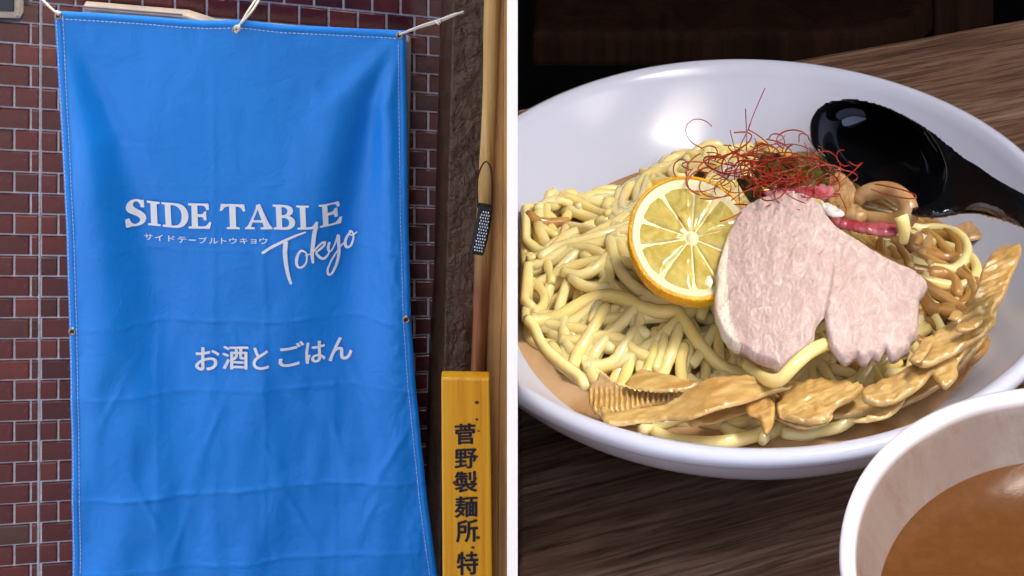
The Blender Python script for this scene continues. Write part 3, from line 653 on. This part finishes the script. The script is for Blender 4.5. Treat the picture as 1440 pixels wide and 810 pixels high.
def inb(x, y): return 0 <= int((x-gx0)/gs) < GN and 0 <= int((y-gy0)/gs) < GN
def gh(x, y, r=2):
    i = int((x-gx0)/gs); j = int((y-gy0)/gs)
    return H[max(i-r, 0):i+r+1, max(j-r, 0):j+r+1].max() if inb(x, y) else .2
st = 4; ii = range(0, GN, st); V = []; idx = {}
for i in ii:
    for j in ii:
        if core[i, j] > H0[i, j]-.004 and XX[i, j] > PX1+.001: idx[(i, j)] = len(V); V.append((XX[i, j], YY[i, j], TZ+min(core[i, j], H0[i, j]+.05)-.001+.0015*nz(XX[i, j]*200, YY[i, j]*200)))
Fc = [(idx[(i, j)], idx[(i+st, j)], idx[(i+st, j+st)], idx[(i, j+st)]) for i in ii for j in ii if all(k in idx for k in ((i, j), (i+st, j), (i+st, j+st), (i, j+st)))]
pile = empty('noodle_pile', (BX, BY, TZ+.012), 'tangled pile of pale yellow noodles heaped in the wide white bowl', 'noodles')
o = obj('noodle_mass', V, Fc, CORE, pile, True); stuff(o)
XL = PX1+.0036
CHW = [(q.x, q.y) for q in (T(x, y, .050+(530-y)/250*.030) for x, y in ((1005, 440), (1012, 350), (1040, 295), (1090, 272), (1150, 285), (1180, 325), (1300, 400), (1290, 480), (1220, 512), (1160, 490), (1100, 520), (1040, 500)))]
LCW = T(972, 337, .072)
ENV = np.maximum(np.where(H0 > .15, .06, H0), core)
FARX, FARY = [715, 800, 850, 900, 950, 985, 1150, 1185, 1260, 1340, 1400], [286, 270, 252, 240, 212, 200, 207, 250, 296, 300, 335]
CLAMP = True
LCX, LCY = 0, 0
def settle(xy, r, lift=0.0, soft=.5, it=10):
    n = len(xy); z = np.array([gh(x, y)+r*soft for x, y in xy])
    w_ = 4 if it > 12 else 1
    if w_ > 1: z = np.array([z[max(i-w_, 0):i+w_+1].max() for i in range(n)])-.0006
    zz = z.copy()
    for _ in range(it):
        k = np.array([1, 2, 3, 2, 1])/9.0; zp = np.r_[[zz[0]]*2, zz, [zz[-1]]*2]; zz = np.convolve(zp, k, 'valid')
    zz = np.maximum(zz, z-.0022)
    for _ in range(4):
        zp = np.r_[[zz[0]]*2, zz, [zz[-1]]*2]; zz = np.convolve(zp, k, 'valid')
    zz = zz+lift
    if CLAMP:
        cap = np.array([min(.05+(y-.685)*.43-.0065 if inside(x, y, CHW) else .2, .072+.53*(y-LCW.y)-.0065 if math.hypot(x-LCW.x, y-LCW.y) < .029 else .2) for x, y in xy])
        k = np.ones(5)/5; cp = np.r_[[cap[0]]*2, cap, [cap[-1]]*2]; cap = np.minimum(cap, np.convolve(np.minimum(cp, .075), k, 'valid')+.004)
        env = np.array([ENV[min(max(int((x-gx0)/gs), 0), GN-1), min(max(int((y-gy0)/gs), 0), GN-1)] for x, y in xy])+.008
        zz = np.minimum(np.where(zz > env, env+(zz-env)*.62, zz), cap)
    far = np.array([.5-(np.interp(720+x*F/y, FARX, FARY)+12+22*nz(x*90, y*90, len(xy))-HOR)*y/F for x, y in xy]); zz = np.where(zz > far, np.maximum(far, -1), zz)
    bowl = np.array([np.interp(math.hypot(x-BX, y-BY), [q[0] for q in IN], [q[1] for q in IN]) for x, y in xy]); zz = np.where(zz < bowl+.001, .3, zz)
    return zz
def stamp(xy, zz, r):
    k = int(r/gs)+1
    for (x, y), z in zip(xy, zz):
        ic, jc = int((x-gx0)/gs), int((y-gy0)/gs)
        for i in range(max(ic-k, 0), min(ic+k+1, GN)):
            for j in range(max(jc-k, 0), min(jc+k+1, GN)):
                d = math.hypot(gx[i]-x, gy[j]-y)
                if d < r: 
                    h = z+math.sqrt(r*r-d*d)
                    if h > H[i, j] and H[i, j] < .15: H[i, j] = h
def noodle(xy, r, mat, lift=0, soft=.45, it=12):
    xy = [(x, y) for x, y in xy if x > XL]
    if len(xy) < 6: return
    zz = settle(xy, r, lift, soft, it)
    if zz.max() > .15:
        runs = []; cur = []
        for k in range(len(xy)):
            if zz[k] < .11: cur.append(k)
            else: runs.append(cur); cur = []
        runs.append(cur); good = max(runs, key=len)
        if len(good) < 10: return
        xy = [xy[k] for k in good]; zz = zz[good]
    stamp(xy, zz, r)
    P = [Vector((x, y, TZ+z)) for (x, y), z in zip(xy, zz)]
    c = P[len(P)//2]; ph = random.random()*6
    V, Fc = tube([p-c for p in P], lambda t: r*(1+.04*math.sin(t*9+ph))*min(1, .75+3*min(t, 1-t)*6), 9)
    o = obj('noodle', V, Fc, mat, None, True); o.parent = pile; o.location = c-pile.location
reg = [(715, 300), (760, 288), (800, 275), (850, 258), (900, 245), (950, 212), (1000, 203), (1060, 200), (1110, 207), (1150, 225), (1190, 262), (1260, 300), (1330, 318), (1372, 350), (1385, 400), (1362, 470), (1310, 535), (1230, 575), (1120, 590), (1000, 588), (900, 572), (850, 545), (800, 500), (760, 465), (715, 440)]
RP = [T(x, y, .035) for x, y in reg]; RP = [(p.x, p.y) for p in RP]
def inside(x, y, P=None):
    P = P or RP; c = False; n = len(P); j = n-1
    for i in range(n):
        if (P[i][1] > y) != (P[j][1] > y) and x < (P[j][0]-P[i][0])*(y-P[i][1])/(P[j][1]-P[i][1])+P[i][0]: c = not c
        j = i
    return c
def walk(length, step=.0025, sx=None, sy=None):
    for _ in range(200):
        x, y = (sx, sy) if sx is not None else (random.uniform(-.02, .24), random.uniform(.66, .90))
        if inside(x, y): break
    a = random.uniform(0, 2*math.pi); k = random.gauss(0, 14); out = []
    cx, cy = .10, .765
    for s in range(int(length/step)):
        out.append((x, y)); k += random.gauss(0, 3.4); k *= .975; k = max(-55, min(55, k))
        nx, ny = x+math.cos(a)*.012, y+math.sin(a)*.012
        if not inside(nx, ny):
            ta = math.atan2(cy-y, cx-x); d = (ta-a+math.pi) % (2*math.pi)-math.pi; k = math.copysign(75, d)
        a += k*step; x += math.cos(a)*step; y += math.sin(a)*step
    return out
for n in range(112):
    w_ = walk(random.uniform(.14, .26)); mx = sum(p[0] for p in w_)/len(w_)
    my = sum(p[1] for p in w_)/len(w_)
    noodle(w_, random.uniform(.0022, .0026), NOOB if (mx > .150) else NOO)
def C(ox, oy, s, pts): return [(ox+x/s, oy+y/s) for x, y in pts]
feats = []
c3 = lambda p: C(720, 200, 3, p); c6 = lambda p: C(720, 430, 3, p); c7 = lambda p: C(1000, 430, 3, p); c5 = lambda p: C(1080, 240, 3, p)
feats += [(c6([(30,20),(90,90),(130,170),(200,240),(270,290),(310,340)]), NOO, .0022), (c3([(20,270),(80,310),(160,325),(240,320)]), NOOB, .002),
 (c3([(100,330),(150,360),(190,385)]), NOO, .0019), (c3([(30,600),(90,590),(135,640),(130,690),(90,720)]), NOO, .0022),
 (c3([(190,720),(215,640),(240,560),(225,520)]), NOO, .0023), (c3([(210,545),(290,560),(370,520),(400,470)]), NOO, .0024),
 (c3([(60,500),(30,560)]), NOO, .002), (c3([(170,590),(150,480),(210,400),(230,340)]), NOO, .0022),
 (c3([(270,280),(330,250),(400,235),(450,260)]), NOO, .002), (c3([(390,300),(430,290),(455,340)]), NOO, .0018),
 (c3([(110,490),(200,440),(300,415),(400,385),(470,360),(500,345)]), NOO, .0025),
 (c3([(410,400),(430,480),(470,560),(530,620),(600,660),(700,685),(800,680)]), NOO, .0026),
 (c3([(240,560),(300,600),(370,610),(410,600)]), NOO, .0023),
 (c3([(340,700),(370,660),(330,740)]), NOO, .002),
 (c6([(200,120),(280,120),(330,100),(400,90),(470,100),(530,140),(590,160)]), NOO, .0025),
 (c6([(300,245),(380,230),(430,200),(460,150),(500,90),(530,65),(580,85)]), NOO, .0024),
 (c6([(600,60),(600,130),(575,220),(560,260)]), NOO, .0024), (c6([(640,60),(635,130),(600,240)]), NOO, .0022),
 (c6([(710,50),(690,110),(650,200),(620,280)]), NOO, .0026), (c6([(730,110),(712,180),(720,250),(735,300)]), NOO, .0025),
 (c6([(795,180),(790,240),(768,300)]), NOO, .0023), (c6([(740,215),(800,260),(900,260),(960,250)]), NOO, .0024),
 (c6([(860,200),(900,240),(930,290)]), NOO, .0024), (c6([(400,-10),(340,80),(290,160),(255,245)]), NOO, .0027),
 (c6([(860,50),(820,110),(760,180)]), NOO, .0022),
 (c6([(590,525),(640,552),(720,572),(850,578),(980,560),(1050,535),(1080,500),(1060,460)]), NOO, .0024), (c6([(540,525),(600,512),(690,480),(760,450)]), NOO, .0022),
 (c7([(215,570),(240,530),(300,500),(340,470)]), NOO, .0024), (c7([(300,535),(390,545),(450,530),(540,510),(600,470),(640,430)]), NOO, .0022),
 (c7([(620,340),(635,290),(660,250)]), NOO, .0025), (c7([(660,300),(740,260),(800,235)]), NOO, .0022), (c7([(500,240),(580,270),(640,320)]), NOO, .0022),
 (c7([(40,470),(110,490),(180,495),(240,520)]), NOO, .0022),
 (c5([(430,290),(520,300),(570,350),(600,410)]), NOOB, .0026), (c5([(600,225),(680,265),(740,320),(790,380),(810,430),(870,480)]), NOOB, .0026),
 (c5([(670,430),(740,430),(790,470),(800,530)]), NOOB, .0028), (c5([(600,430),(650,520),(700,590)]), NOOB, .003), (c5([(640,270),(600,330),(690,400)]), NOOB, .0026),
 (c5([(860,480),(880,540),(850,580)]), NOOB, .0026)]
for x0_, y0_ in ((905, 250), (960, 240), (1010, 212), (870, 285), (1145, 212), (975, 205)):
    t0 = random.random()*6; rx, ry = random.uniform(12, 20), random.uniform(8, 13)
    feats.append(([(x0_+rx*math.cos(t), y0_+ry*math.sin(t)) for t in np.linspace(t0, t0+4.6, 9)], NOO, .0022))
long1 = c3([(40,745),(110,752),(200,720),(300,660),(380,640),(460,650),(560,700),(640,715),(700,712)])+c6([(740,75),(790,130),(850,175),(905,200),(960,215)])+c7([(130,215),(180,270),(240,310),(290,310),(340,260),(400,205),(450,172),(500,158)])
feats.append((long1, NOO, .0027))
feats.append((c7([(0,190),(45,240),(80,290)]), NOO, .0024))
def px_noodle(path, mat, r, lift=0):
    if sum(p[1] for p in path)/len(path) > 585:
        P = [T(p.x, p.y, .0325-.002*math.sin(i*.25)) for i, p in enumerate(spline([(x, y, 0) for x, y in path], 5.0))]
        c = P[len(P)//2]; V, Fc = tube([p-c for p in P], lambda t: r*min(1, .75+3*min(t, 1-t)*6), 9); o = obj('noodle', V, Fc, mat, None, True); o.parent = pile; o.location = c-pile.location
        return
    P2 = spline([(x, y, 0) for x, y in path], 5.0)
    zs = np.full(len(P2), .045)
    for _ in range(3):
        xy = [T(p.x, p.y, z) for p, z in zip(P2, zs)]; xy = [(q.x, q.y) for q in xy]
        zs = np.clip(settle(xy, r, it=16), .012, .085)
    noodle(xy, r, mat, lift, it=16)
for pth, mat, r in feats: px_noodle(pth, mat, r*.98, -.0005)

# ------------------------------------------------------------ outline slabs: chicken, bamboo, leaves, spoon
def slab(name, outline, zf, th, mat, parent=None, cell=3.0, bumpf=None, edge=.004, smooth=True, soft_n=1, matf=None):
    O = spline([(x, y, 0) for x, y in outline+outline[:1]], cell)[:-1]; O2 = [Vector((p.x, p.y)) for p in O]
    xs = [p.x for p in O2]; ysv = [p.y for p in O2]; Pl = [(p.x, p.y) for p in O2]
    pts = list(O2)
    y = min(ysv); row = 0
    arr = np.array(Pl)
    def dist(x, y): return float(np.sqrt(((arr-(x, y))**2).sum(1).min()))
    while y < max(ysv):
        x = min(xs)+(row % 2)*cell/2
        while x < max(xs):
            if inside(x, y, Pl) and dist(x, y) > cell*.7: pts.append(Vector((x, y)))
            x += cell
        y += cell*.87; row += 1
    n = len(O2); vv, ee, ff, *_ = geometry.delaunay_2d_cdt(pts, [(i, (i+1) % n) for i in range(n)], [], 1, 1e-4)
    top = []; bot = []; nb_ = len(vv)
    for p in vv:
        d = dist(p.x, p.y); e = min(1, d/(edge*3300)); rnd = math.sqrt(1-(1-e)**2)
        b = bumpf(p.x, p.y, d) if bumpf else 0
        q = T(p.x, p.y, zf(p.x, p.y)); top.append(q+Vector((0, -.2, 1)).normalized()*(th*.5*rnd+b*(.35+.65*e))); bot.append(q-Vector((0, -.2, 1)).normalized()*(th*.5*rnd+.0002))
    fs = [tuple(f) for f in ff]; fb = [tuple(i+nb_ for i in reversed(f)) for f in ff]
    cnt = {}
    for f in fs:
        for i in range(len(f)): e_ = (f[i], f[(i+1) % len(f)]); cnt[e_] = 1
    side = [(a, b, b+nb_, a+nb_) for a, b in cnt if (b, a) not in cnt]
    o = obj(name, top+bot, fs+fb+side, mat, parent, smooth); fixn(o.data)
    if matf:
        m0, m1 = matf[0], matf[1]; o.data.materials.append(m1)
        for p in o.data.polygons:
            k = p.vertices[0] % nb_; q = vv[k]
            if matf[2](q.x, q.y): p.material_index = 1
    return o
# lemon slice
lc = T(972, 337, .072); la = R_(28); lu = Vector((math.cos(R_(4)), math.sin(R_(4))*.5, -.02)).normalized(); lv = Vector((0, math.cos(la), math.sin(la))); ln = lu.cross(lv).normalized()
lem = empty('lemon_slice', lc-ln*.003, 'round lemon slice with orange yellow peel leaning on the noodles beside the chicken', 'lemon')
def LP(r, t, h): return lc+lu*(r*math.cos(t))+lv*(r*math.sin(t))+ln*h
def ring(name, prof, mat, wob=0, n=96):
    V = []; m = len(prof)
    for k in range(n):
        t = 2*math.pi*k/n
        for r, h in prof: V.append(LP(r*(1+wob*nz(math.cos(t)*2, math.sin(t)*2, 5)), t, h))
    Fc = [(k*m+j, ((k+1) % n)*m+j, ((k+1) % n)*m+j+1, k*m+j+1) for k in range(n) for j in range(m-1)]
    o = obj(name, V, Fc, mat, lem, True); fixn(o.data)
RL = .0268
ring('peel', [(RL*.935, -.0030), (RL*.985, -.0030), (RL, -.002), (RL, .0018), (RL*.985, .0026), (RL*.945, .0025)], RIND, .02)
ring('pith', [(0, -.0028), (RL*.935, -.0028), (RL*.94, .0023), (RL*.90, .0022), (RL*.84, .0016), (RL*.80, .0010), (.5*RL, .0008), (0, .0010)], PITH, .02)
NS = 10
for s_ in range(NS):
    t0 = 2*math.pi*s_/NS+.22+.07*math.sin(s_*2.1); t1 = 2*math.pi*(s_+1)/NS+.22+.07*math.sin((s_+1)*2.1); V = []; na, nr_ = 9, 10
    for a in range(na+1):
        for b in range(nr_+1):
            f_ = a/na; g_ = b/nr_; r = RL*(.07+.80*g_); mrg = .011/max(g_+.1, .15)*.55; t = t0+mrg+(t1-t0-2*mrg)*f_
            r *= 1-.06*(abs(f_-.5)*2)**3*g_
            e = min(f_, 1-f_, g_*.7, (1-g_)*.9)*2; V.append(LP(r, t, .0006+.0011*min(1, e*2.5)**.5+.00035*nz(r*700, t*9, s_)))
    Fc = [(a*(nr_+1)+b, a*(nr_+1)+b+1, (a+1)*(nr_+1)+b+1, (a+1)*(nr_+1)+b) for a in range(na) for b in range(nr_)]
    o = obj('segment', V, Fc, PULP, lem, True)
    if sum(p.normal.dot(ln) for p in o.data.polygons) < 0:
        for p in o.data.polygons: p.flip()
V, Fc = revolve([(0, .0022), (.0012, .002), (.0022, .0012)], 0, 0, 0, 12); obj('core', [lc+lu*a+lv*b+ln*c for a, b, c in V], Fc, PITH, lem, True)

# chicken
cc = lambda p: C(990, 260, 3, p)
cho = cc([(375,45),(430,55),(490,95),(520,140),(560,190),(640,240),(700,280),(760,315),(830,350),(880,370),(920,400),(943,430),(925,465),(908,490),(905,560),(900,640),(872,668),(868,700),(835,720),(805,740),(778,733),(765,700),(738,738),(705,728),(690,752),(655,746),(640,728),(600,750),(570,735),(535,690),(520,640),(512,600),(508,560),(488,580),(470,610),(462,665),(430,705),(350,770),(320,785),(280,760),(220,740),(165,705),(120,690),(75,640),(60,600),(45,560),(42,500),(50,440),(50,380),(65,320),(90,240),(120,180),(150,120),(210,80),(280,55),(340,45)])
zch = lambda x, y: .048+.042*sm(540, 270, y) if False else .050+(530-y)/250*.030+.004*math.sin((x-1000)/80)
def bch(x, y, d):
    b = .0006*nz(x/18, y/26, 1)+.0002*nz((x+.35*y)/5, y/11, 2)+.00035*nz(x/3, y/5, 6)+.0003*nz(x/2.1, y/2.1, 12)
    # crease running down from the middle towards the notch
    xc = 1162+8*math.sin((y-300)/40); b -= .0016*math.exp(-((x-xc)/3.5)**2)*sm(330, 420, y)
    return b
fatx = lambda y: np.interp(y, [275, 300, 330, 383, 440, 480, 500], [1062, 1040, 1026, 1022, 1024, 1033, 1046])
o = slab('chicken_slice', cho, zch, .0055, CHK, None, 2.1, bch, .0016, True, matf=(CHK, FAT, lambda x, y: x < fatx(y)+1.5*nz(y/6, 2) and y < 500))
tag(o, 'pale pink slice of poached chicken with white edge on top of the noodles', 'chicken')

pn = c7([(150, 245), (200, 292), (245, 315), (290, 312), (340, 262), (400, 207), (450, 175), (498, 158)])
P = spline([T(x, y, z) for (x, y), z in zip(pn, (.046, .049, .052, .054, .0575, .059, .0585, .056))], .002)
c = P[len(P)//2]; V, Fc = tube([p-c for p in P], .0024, 9); o = obj('noodle', V, Fc, NOO, None, True); o.parent = pile; o.location = c-pile.location

# bamboo shoots
def bam(label, pieces):
    e = None
    for k, (poly, z, th, rid) in enumerate(pieces):
        if e is None:
            p = T(poly[0][0], poly[0][1], z(poly[0][0], poly[0][1])); e = empty('bamboo_shoot', p, label, 'bamboo shoot', 'braised bamboo shoots on the noodles')
        slab('strip', poly, z, th*.6, MEN, e, 2.3, rid, .0007)
ca = lambda p: C(820, 500, 1440/280, p)
c1 = lambda p: C(1080, 240, 3, p)
def rid_a(x, y, d): return .0009*nz(x/22, y/7, 3)+.0004*nz(x/12, y/2.2, 6)+.0008*math.exp(-(d/2.5)**2)*nz(x/7, y/7, 9)
def rid_tooth(x, y, d): return .0011*math.sin(x*.85+1.5*nz(x/20, y/10))*sm(545, 556, y)*(1-sm(575, 584, y))+.0004*nz(x/4, y/4)
bam('broad folded bamboo shoot with ribbed end at the lower left of the noodles', [
 (ca([(45,230),(95,180),(120,120),(160,135),(220,185),(330,240),(420,262),(560,268),(700,265),(720,280),(640,320),(560,350),(450,370),(340,400),(230,420),(170,410),(120,430),(60,390),(40,320)]), lambda x, y: .041+.006*sm(560, 520, y), .004, rid_tooth),
 (ca([(300,205),(380,120),(455,105),(540,125),(640,140),(720,170),(800,185),(840,210),(760,245),(640,262),(520,262),(400,240)]), lambda x, y: .046, .0022, rid_a),
 (ca([(120,370),(180,385),(240,415),(330,395),(440,380),(560,360),(640,330),(720,280),(800,225),(880,180),(980,155),(1100,145),(1220,150),(1330,185),(1440,215),(1500,205),(1500,240),(1400,270),(1280,310),(1150,350),(1000,385),(900,420),(800,455),(740,470),(640,465),(520,480),(400,490),(260,510),(170,500),(135,450)]), lambda x, y: .046+.006*math.exp(-((x-1010)/60)**2), .0032, rid_a),
 (ca([(730,465),(860,430),(1000,390),(1120,360),(1190,350),(1200,400),(1130,430),(1040,460),(960,490),(860,500),(790,515)]), lambda x, y: .040, .003, rid_a)])
def rid_b(x, y, d): return .0007*nz((x*.45+y)/2.6, (x-y)/45, 3)+.0011*nz(x/13, y/13, 6)+.0010*math.exp(-(d/2.5)**2)*nz(x/5, y/5, 9)
bam('frayed middle bamboo shoot below the chicken with torn brown edge', [
 ([(1090, 560), (1130, 548), (1180, 546), (1215, 552), (1262, 528), (1312, 492), (1350, 452), (1380, 405), (1404, 420), (1396, 458), (1368, 500), (1322, 545), (1265, 574), (1205, 586), (1130, 590), (1085, 582)], lambda x, y: .037+.010*sm(560, 430, y), .004, rid_a),
 (c7([(260,350),(330,330),(390,322),(480,315),(560,325),(640,340),(625,370),(590,400),(530,430),(510,455),(490,485),(430,500),(350,490),(290,470),(275,420),(300,385)]), lambda x, y: .045, .005, rid_b),
 (c7([(160,400),(220,390),(265,405),(270,450),(262,500),(240,540),(220,535),(205,480),(160,460),(148,430)]), lambda x, y: .046, .0035, rid_b),
 (c7([(260,470),(320,480),(390,500),(470,490),(505,455),(515,470),(480,500),(400,520),(330,505)]), lambda x, y: .043, .003, rid_a)])
bam('long bamboo shoot rising to the right along the edge of the bowl', [
 (c7([(630,360),(680,330),(740,310),(830,262),(900,240),(960,200),(1010,160),(1045,110),(1075,60),(1100,30),(1130,70),(1110,130),(1080,190),(1040,250),(1040,300),(990,350),(950,320),(930,290),(900,330),(850,370),(800,400),(740,420),(690,420),(640,400)]), lambda x, y: .049+.004*sm(560, 430, y), .0042, rid_b),
 (c7([(580,480),(650,470),(720,440),(780,400),(820,385),(800,430),(750,470),(690,487),(620,493)]), lambda x, y: .044, .0028, rid_a),
 (c1([(590,800),(640,750),(690,700),(700,690),(760,650),(830,590),(880,500),(900,430),(930,370),(980,325),(1060,318),(1068,345),(1050,400),(1020,470),(990,550),(950,600),(960,640),(920,690),(860,730),(800,770),(740,800),(660,830)]), lambda x, y: .054+.010*sm(500, 340, y), .0045, rid_b),
 (c1([(760,625),(785,585),(820,600),(800,630)]), lambda x, y: .061, .002, None),
 (c1([(840,640),(890,600),(905,640),(860,670),(810,680),(790,665)]), lambda x, y: .0605, .002, rid_a),
 (c1([(600,800),(650,720),(690,695),(705,715),(680,760),(640,810)]), lambda x, y: .058, .0028, rid_a)])

# leaves, onions
def flake(name, label, cat, poly, z, th, mat, group=None, rid=None, cell=2.4):
    o = slab(name, poly, (lambda x, y: z) if not callable(z) else z, th, mat, None, cell, rid or (lambda x, y, d: .0008*nz(x/6, y/6, 4)), .0012); tag(o, label, cat, group); return o
c4 = lambda p: C(960, 100, 3, p)
flake('seaweed', 'dark seaweed flake just behind the upper edge of the lemon slice', 'seaweed', c4([(225,455),(280,440),(330,480),(350,540),(300,565),(262,520)]), .083, .0015, GRN, 'dark greens under the chilli threads')
flake('seaweed', 'broad dark green patch of leaves under the middle of the chilli threads', 'seaweed', c4([(300,430),(340,345),(420,355),(500,380),(560,420),(560,480),(480,500),(390,500),(330,480)]), .0835, .002, GRN, 'dark greens under the chilli threads', cell=2)
flake('seaweed', 'small green leaf at the left end of the chilli threads', 'seaweed', c4([(45,440),(75,415),(100,445),(70,460)]), .079, .0012, GRN, 'dark greens under the chilli threads')
flake('seaweed', 'olive green scrap at the right of the chilli threads above the red onion', 'seaweed', c4([(520,420),(570,395),(620,440),(600,500),(540,510)]), .082, .0015, GRN, 'dark greens under the chilli threads')
flake('onion_slice', 'pale translucent onion scrap among the left chilli threads', 'onion', c4([(140,420),(200,390),(250,410),(230,450),(170,450)]), .080, .002, WBIT)
flake('red_onion_slice', 'red onion slice between the chilli threads and the top of the chicken', 'onion', c4([(330,510),(420,490),(520,490),(600,480),(640,505),(600,540),(540,530),(450,520),(380,540)]), .085, .002, ONI, 'red onion slices')
flake('red_onion_slice', 'long pink red onion slice right of the chicken under a noodle end', 'onion', c4([(610,610),(680,625),(780,640),(860,640),(905,655),(900,690),(840,692),(760,680),(690,665),(640,650)]), .072, .0028, ONI, 'red onion slices')
flake('leek_piece', 'small white wet scrap on the upper right corner of the chicken', 'leek', c4([(575,560),(620,560),(680,595),(675,612),(630,612),(600,595)]), .083, .0022, WBIT)
flake('onion_slice', 'brown soaked onion lump right of the chilli threads before the black spoon', 'onion', c4([(600,470),(660,440),(700,470),(740,520),(720,570),(780,610),(740,640),(660,615),(610,580),(590,520)]), .071, .006, ONW, 'soaked onions')
V, Fc = tube(spline([T(x, y, z) for x, y, z in [(*q, zz) for q, zz in zip(c4([(735,555),(760,520),(820,505),(880,510),(930,540),(955,580),(940,620),(890,640),(820,630),(760,620)]), (.070, .073, .075, .076, .077, .076, .073, .070, .069, .068))]], .002), lambda t: .0027+.0016*math.sin(t*3.1), 12)
o = obj('onion_ring', V, Fc, ONW, None, True); tag(o, 'thick curled brown onion ring beside the black spoon', 'onion', 'soaked onions')
V, Fc = tube(spline([T(x, y, z) for (x, y), z in zip(c5([(560,190),(575,240),(572,300)]), (.080, .076, .070))], .002), lambda t: .0032-.0012*t, 12)
o = obj('noodle_end', V, Fc, NOO, None, True); tag(o, 'short pale noodle end hanging down beside the long pink onion', 'noodle')
flake('onion_slice', 'pale oval onion piece floating in the broth below the spoon handle', 'onion', c5([(780,240),(840,215),(910,220),(950,245),(920,280),(850,295),(800,280)]), .034, .002, ONW, 'soaked onions')

# chilli threads
chil = empty('chilli_threads', T(1085, 260, .082), 'tangle of fine red chilli threads heaped behind the lemon and the chicken', 'garnish')
def thread(pts, r=.00027):
    P = spline(pts, .0015); V, Fc = tube(P, r, 4); obj('thread', V, Fc, CHI, chil, True)
hand = [c4([(348,70),(300,180),(275,250),(240,330),(235,450),(240,560)]), c4([(265,160),(270,300),(262,400)]), c4([(200,250),(215,310),(230,355)]), c4([(275,245),(330,280),(380,325)]),
 c4([(360,290),(380,265),(415,270),(430,300),(420,340)]), c4([(490,300),(495,265),(525,270),(545,310)]), c4([(170,560),(230,562),(290,565)]), c4([(155,635),(200,620),(250,595)]),
 c4([(0,530),(60,500),(120,470)]), c4([(60,520),(100,490),(180,480),(235,430)]), c3([(780,200),(720,235),(693,275),(700,310),(717,338)]), c3([(780,215),(810,228),(860,215),(885,190)]),
 c4([(560,470),(640,480),(700,440),(755,390)]), c4([(700,380),(730,400),(760,385)]), c4([(660,520),(690,580),(680,620)]), c4([(540,350),(620,340),(665,400),(640,470),(560,490)])]
for pth in hand:
    n = len(pth); d0 = T(1085, 235, .088).y
    thread([T(x, y, .080+.010*math.sin((x+y)/30)*.3+max(0, (210-y)/60)*.018) if y > 195 else W(x, y, d0-.02) for x, y in pth], .00026)
for k in range(110):
    cx = random.gauss(1085, 48); cy = 238+random.gauss(0, 17)+(cx-1085)*.05; z0 = .084+random.uniform(-.004, .010)*math.exp(-((cx-1085)/70)**2)
    rx, ry = random.uniform(12, 50), random.uniform(6, 26); t0 = random.random()*6.3; sp_ = random.uniform(1.5, 4.5); tilt = random.uniform(-.6, .6)
    pts = []
    for t in np.linspace(0, 1, 9):
        a = t0+sp_*t; x = cx+rx*math.cos(a)*(1-.3*t); y = cy+ry*math.sin(a)*(1-.2*t)+tilt*rx*math.cos(a)*.5
        pts.append(T(x, y, z0+.003*math.sin(a*1.3+k)))
    thread(pts, random.uniform(.0002, .00034))

# ------------------------------------------------------------ black spoon
cs = lambda p: C(1120, 130, 3.375, p)
spo = cs([(62,170),(70,130),(100,85),(150,52),(220,40),(300,42),(380,60),(450,85),(520,120),(590,160),(650,200),(700,240),(760,290),(800,325),(830,345),(870,370),(940,420),(1010,462),(1080,500),(1180,560),(1180,700),(1080,640),(1010,612),(930,588),(850,572),(760,575),(690,588),(620,590),(540,575),(450,530),(360,480),(280,430),(200,370),(120,300),(72,240)])
ecx, ecy = 1120+400/3.375, 130+300/3.375
def zsp(x, y):
    t = sm(1330, 1440, x); base = .060+.020*sm(1150, 1330, x)+.022*t
    # dish of the spoon: an ellipse tilted down to the right
    dx, dy = x-ecx, y-ecy; a = R_(34); u = (dx*math.cos(a)+dy*math.sin(a))/112; v = (-dx*math.sin(a)+dy*math.cos(a))/70
    e = u*u+v*v
    return base-.022*(1-sm(.28, .93, e))
def bsp(x, y, d):
    t = sm(1325, 1370, x); return .0028*t*math.sqrt(min(1, d/14))+.0010*(1-t)*math.exp(-(d/4)**2)
sl = empty('black_spoon', T(1250, 230, .05), 'glossy black soup spoon resting in the back right of the noodle bowl', 'spoon')
slab('spoon_body', spo, zsp, .0036, LACQ, sl, 3.0, bsp, .0016)

# ------------------------------------------------------------ soup bowl, front right
SX, SY = .1881, .5137
prof = dens([(0, .028), (.03, .030), (.055, .044), (.070, .062), (.0795, .081), (.0852, .0945), (.0870, .0990), (.0885, .1002), (.0905, .0998), (.0912, .098), (.0895, .093), (.082, .076), (.070, .050), (.055, .026), (.045, .016), (.044, .0005), (.040, .0005), (.038, .010), (0, .012)])
sbw = empty('soup_bowl', (SX, SY, TZ), 'white rounded bowl of brown dipping soup in the lower right corner', 'bowl')
V, Fc = revolve(prof, SX, SY, TZ, 160); o = obj('bowl_body', V, Fc, SBOWL, sbw, True); fixn(o.data)
rs = .0800
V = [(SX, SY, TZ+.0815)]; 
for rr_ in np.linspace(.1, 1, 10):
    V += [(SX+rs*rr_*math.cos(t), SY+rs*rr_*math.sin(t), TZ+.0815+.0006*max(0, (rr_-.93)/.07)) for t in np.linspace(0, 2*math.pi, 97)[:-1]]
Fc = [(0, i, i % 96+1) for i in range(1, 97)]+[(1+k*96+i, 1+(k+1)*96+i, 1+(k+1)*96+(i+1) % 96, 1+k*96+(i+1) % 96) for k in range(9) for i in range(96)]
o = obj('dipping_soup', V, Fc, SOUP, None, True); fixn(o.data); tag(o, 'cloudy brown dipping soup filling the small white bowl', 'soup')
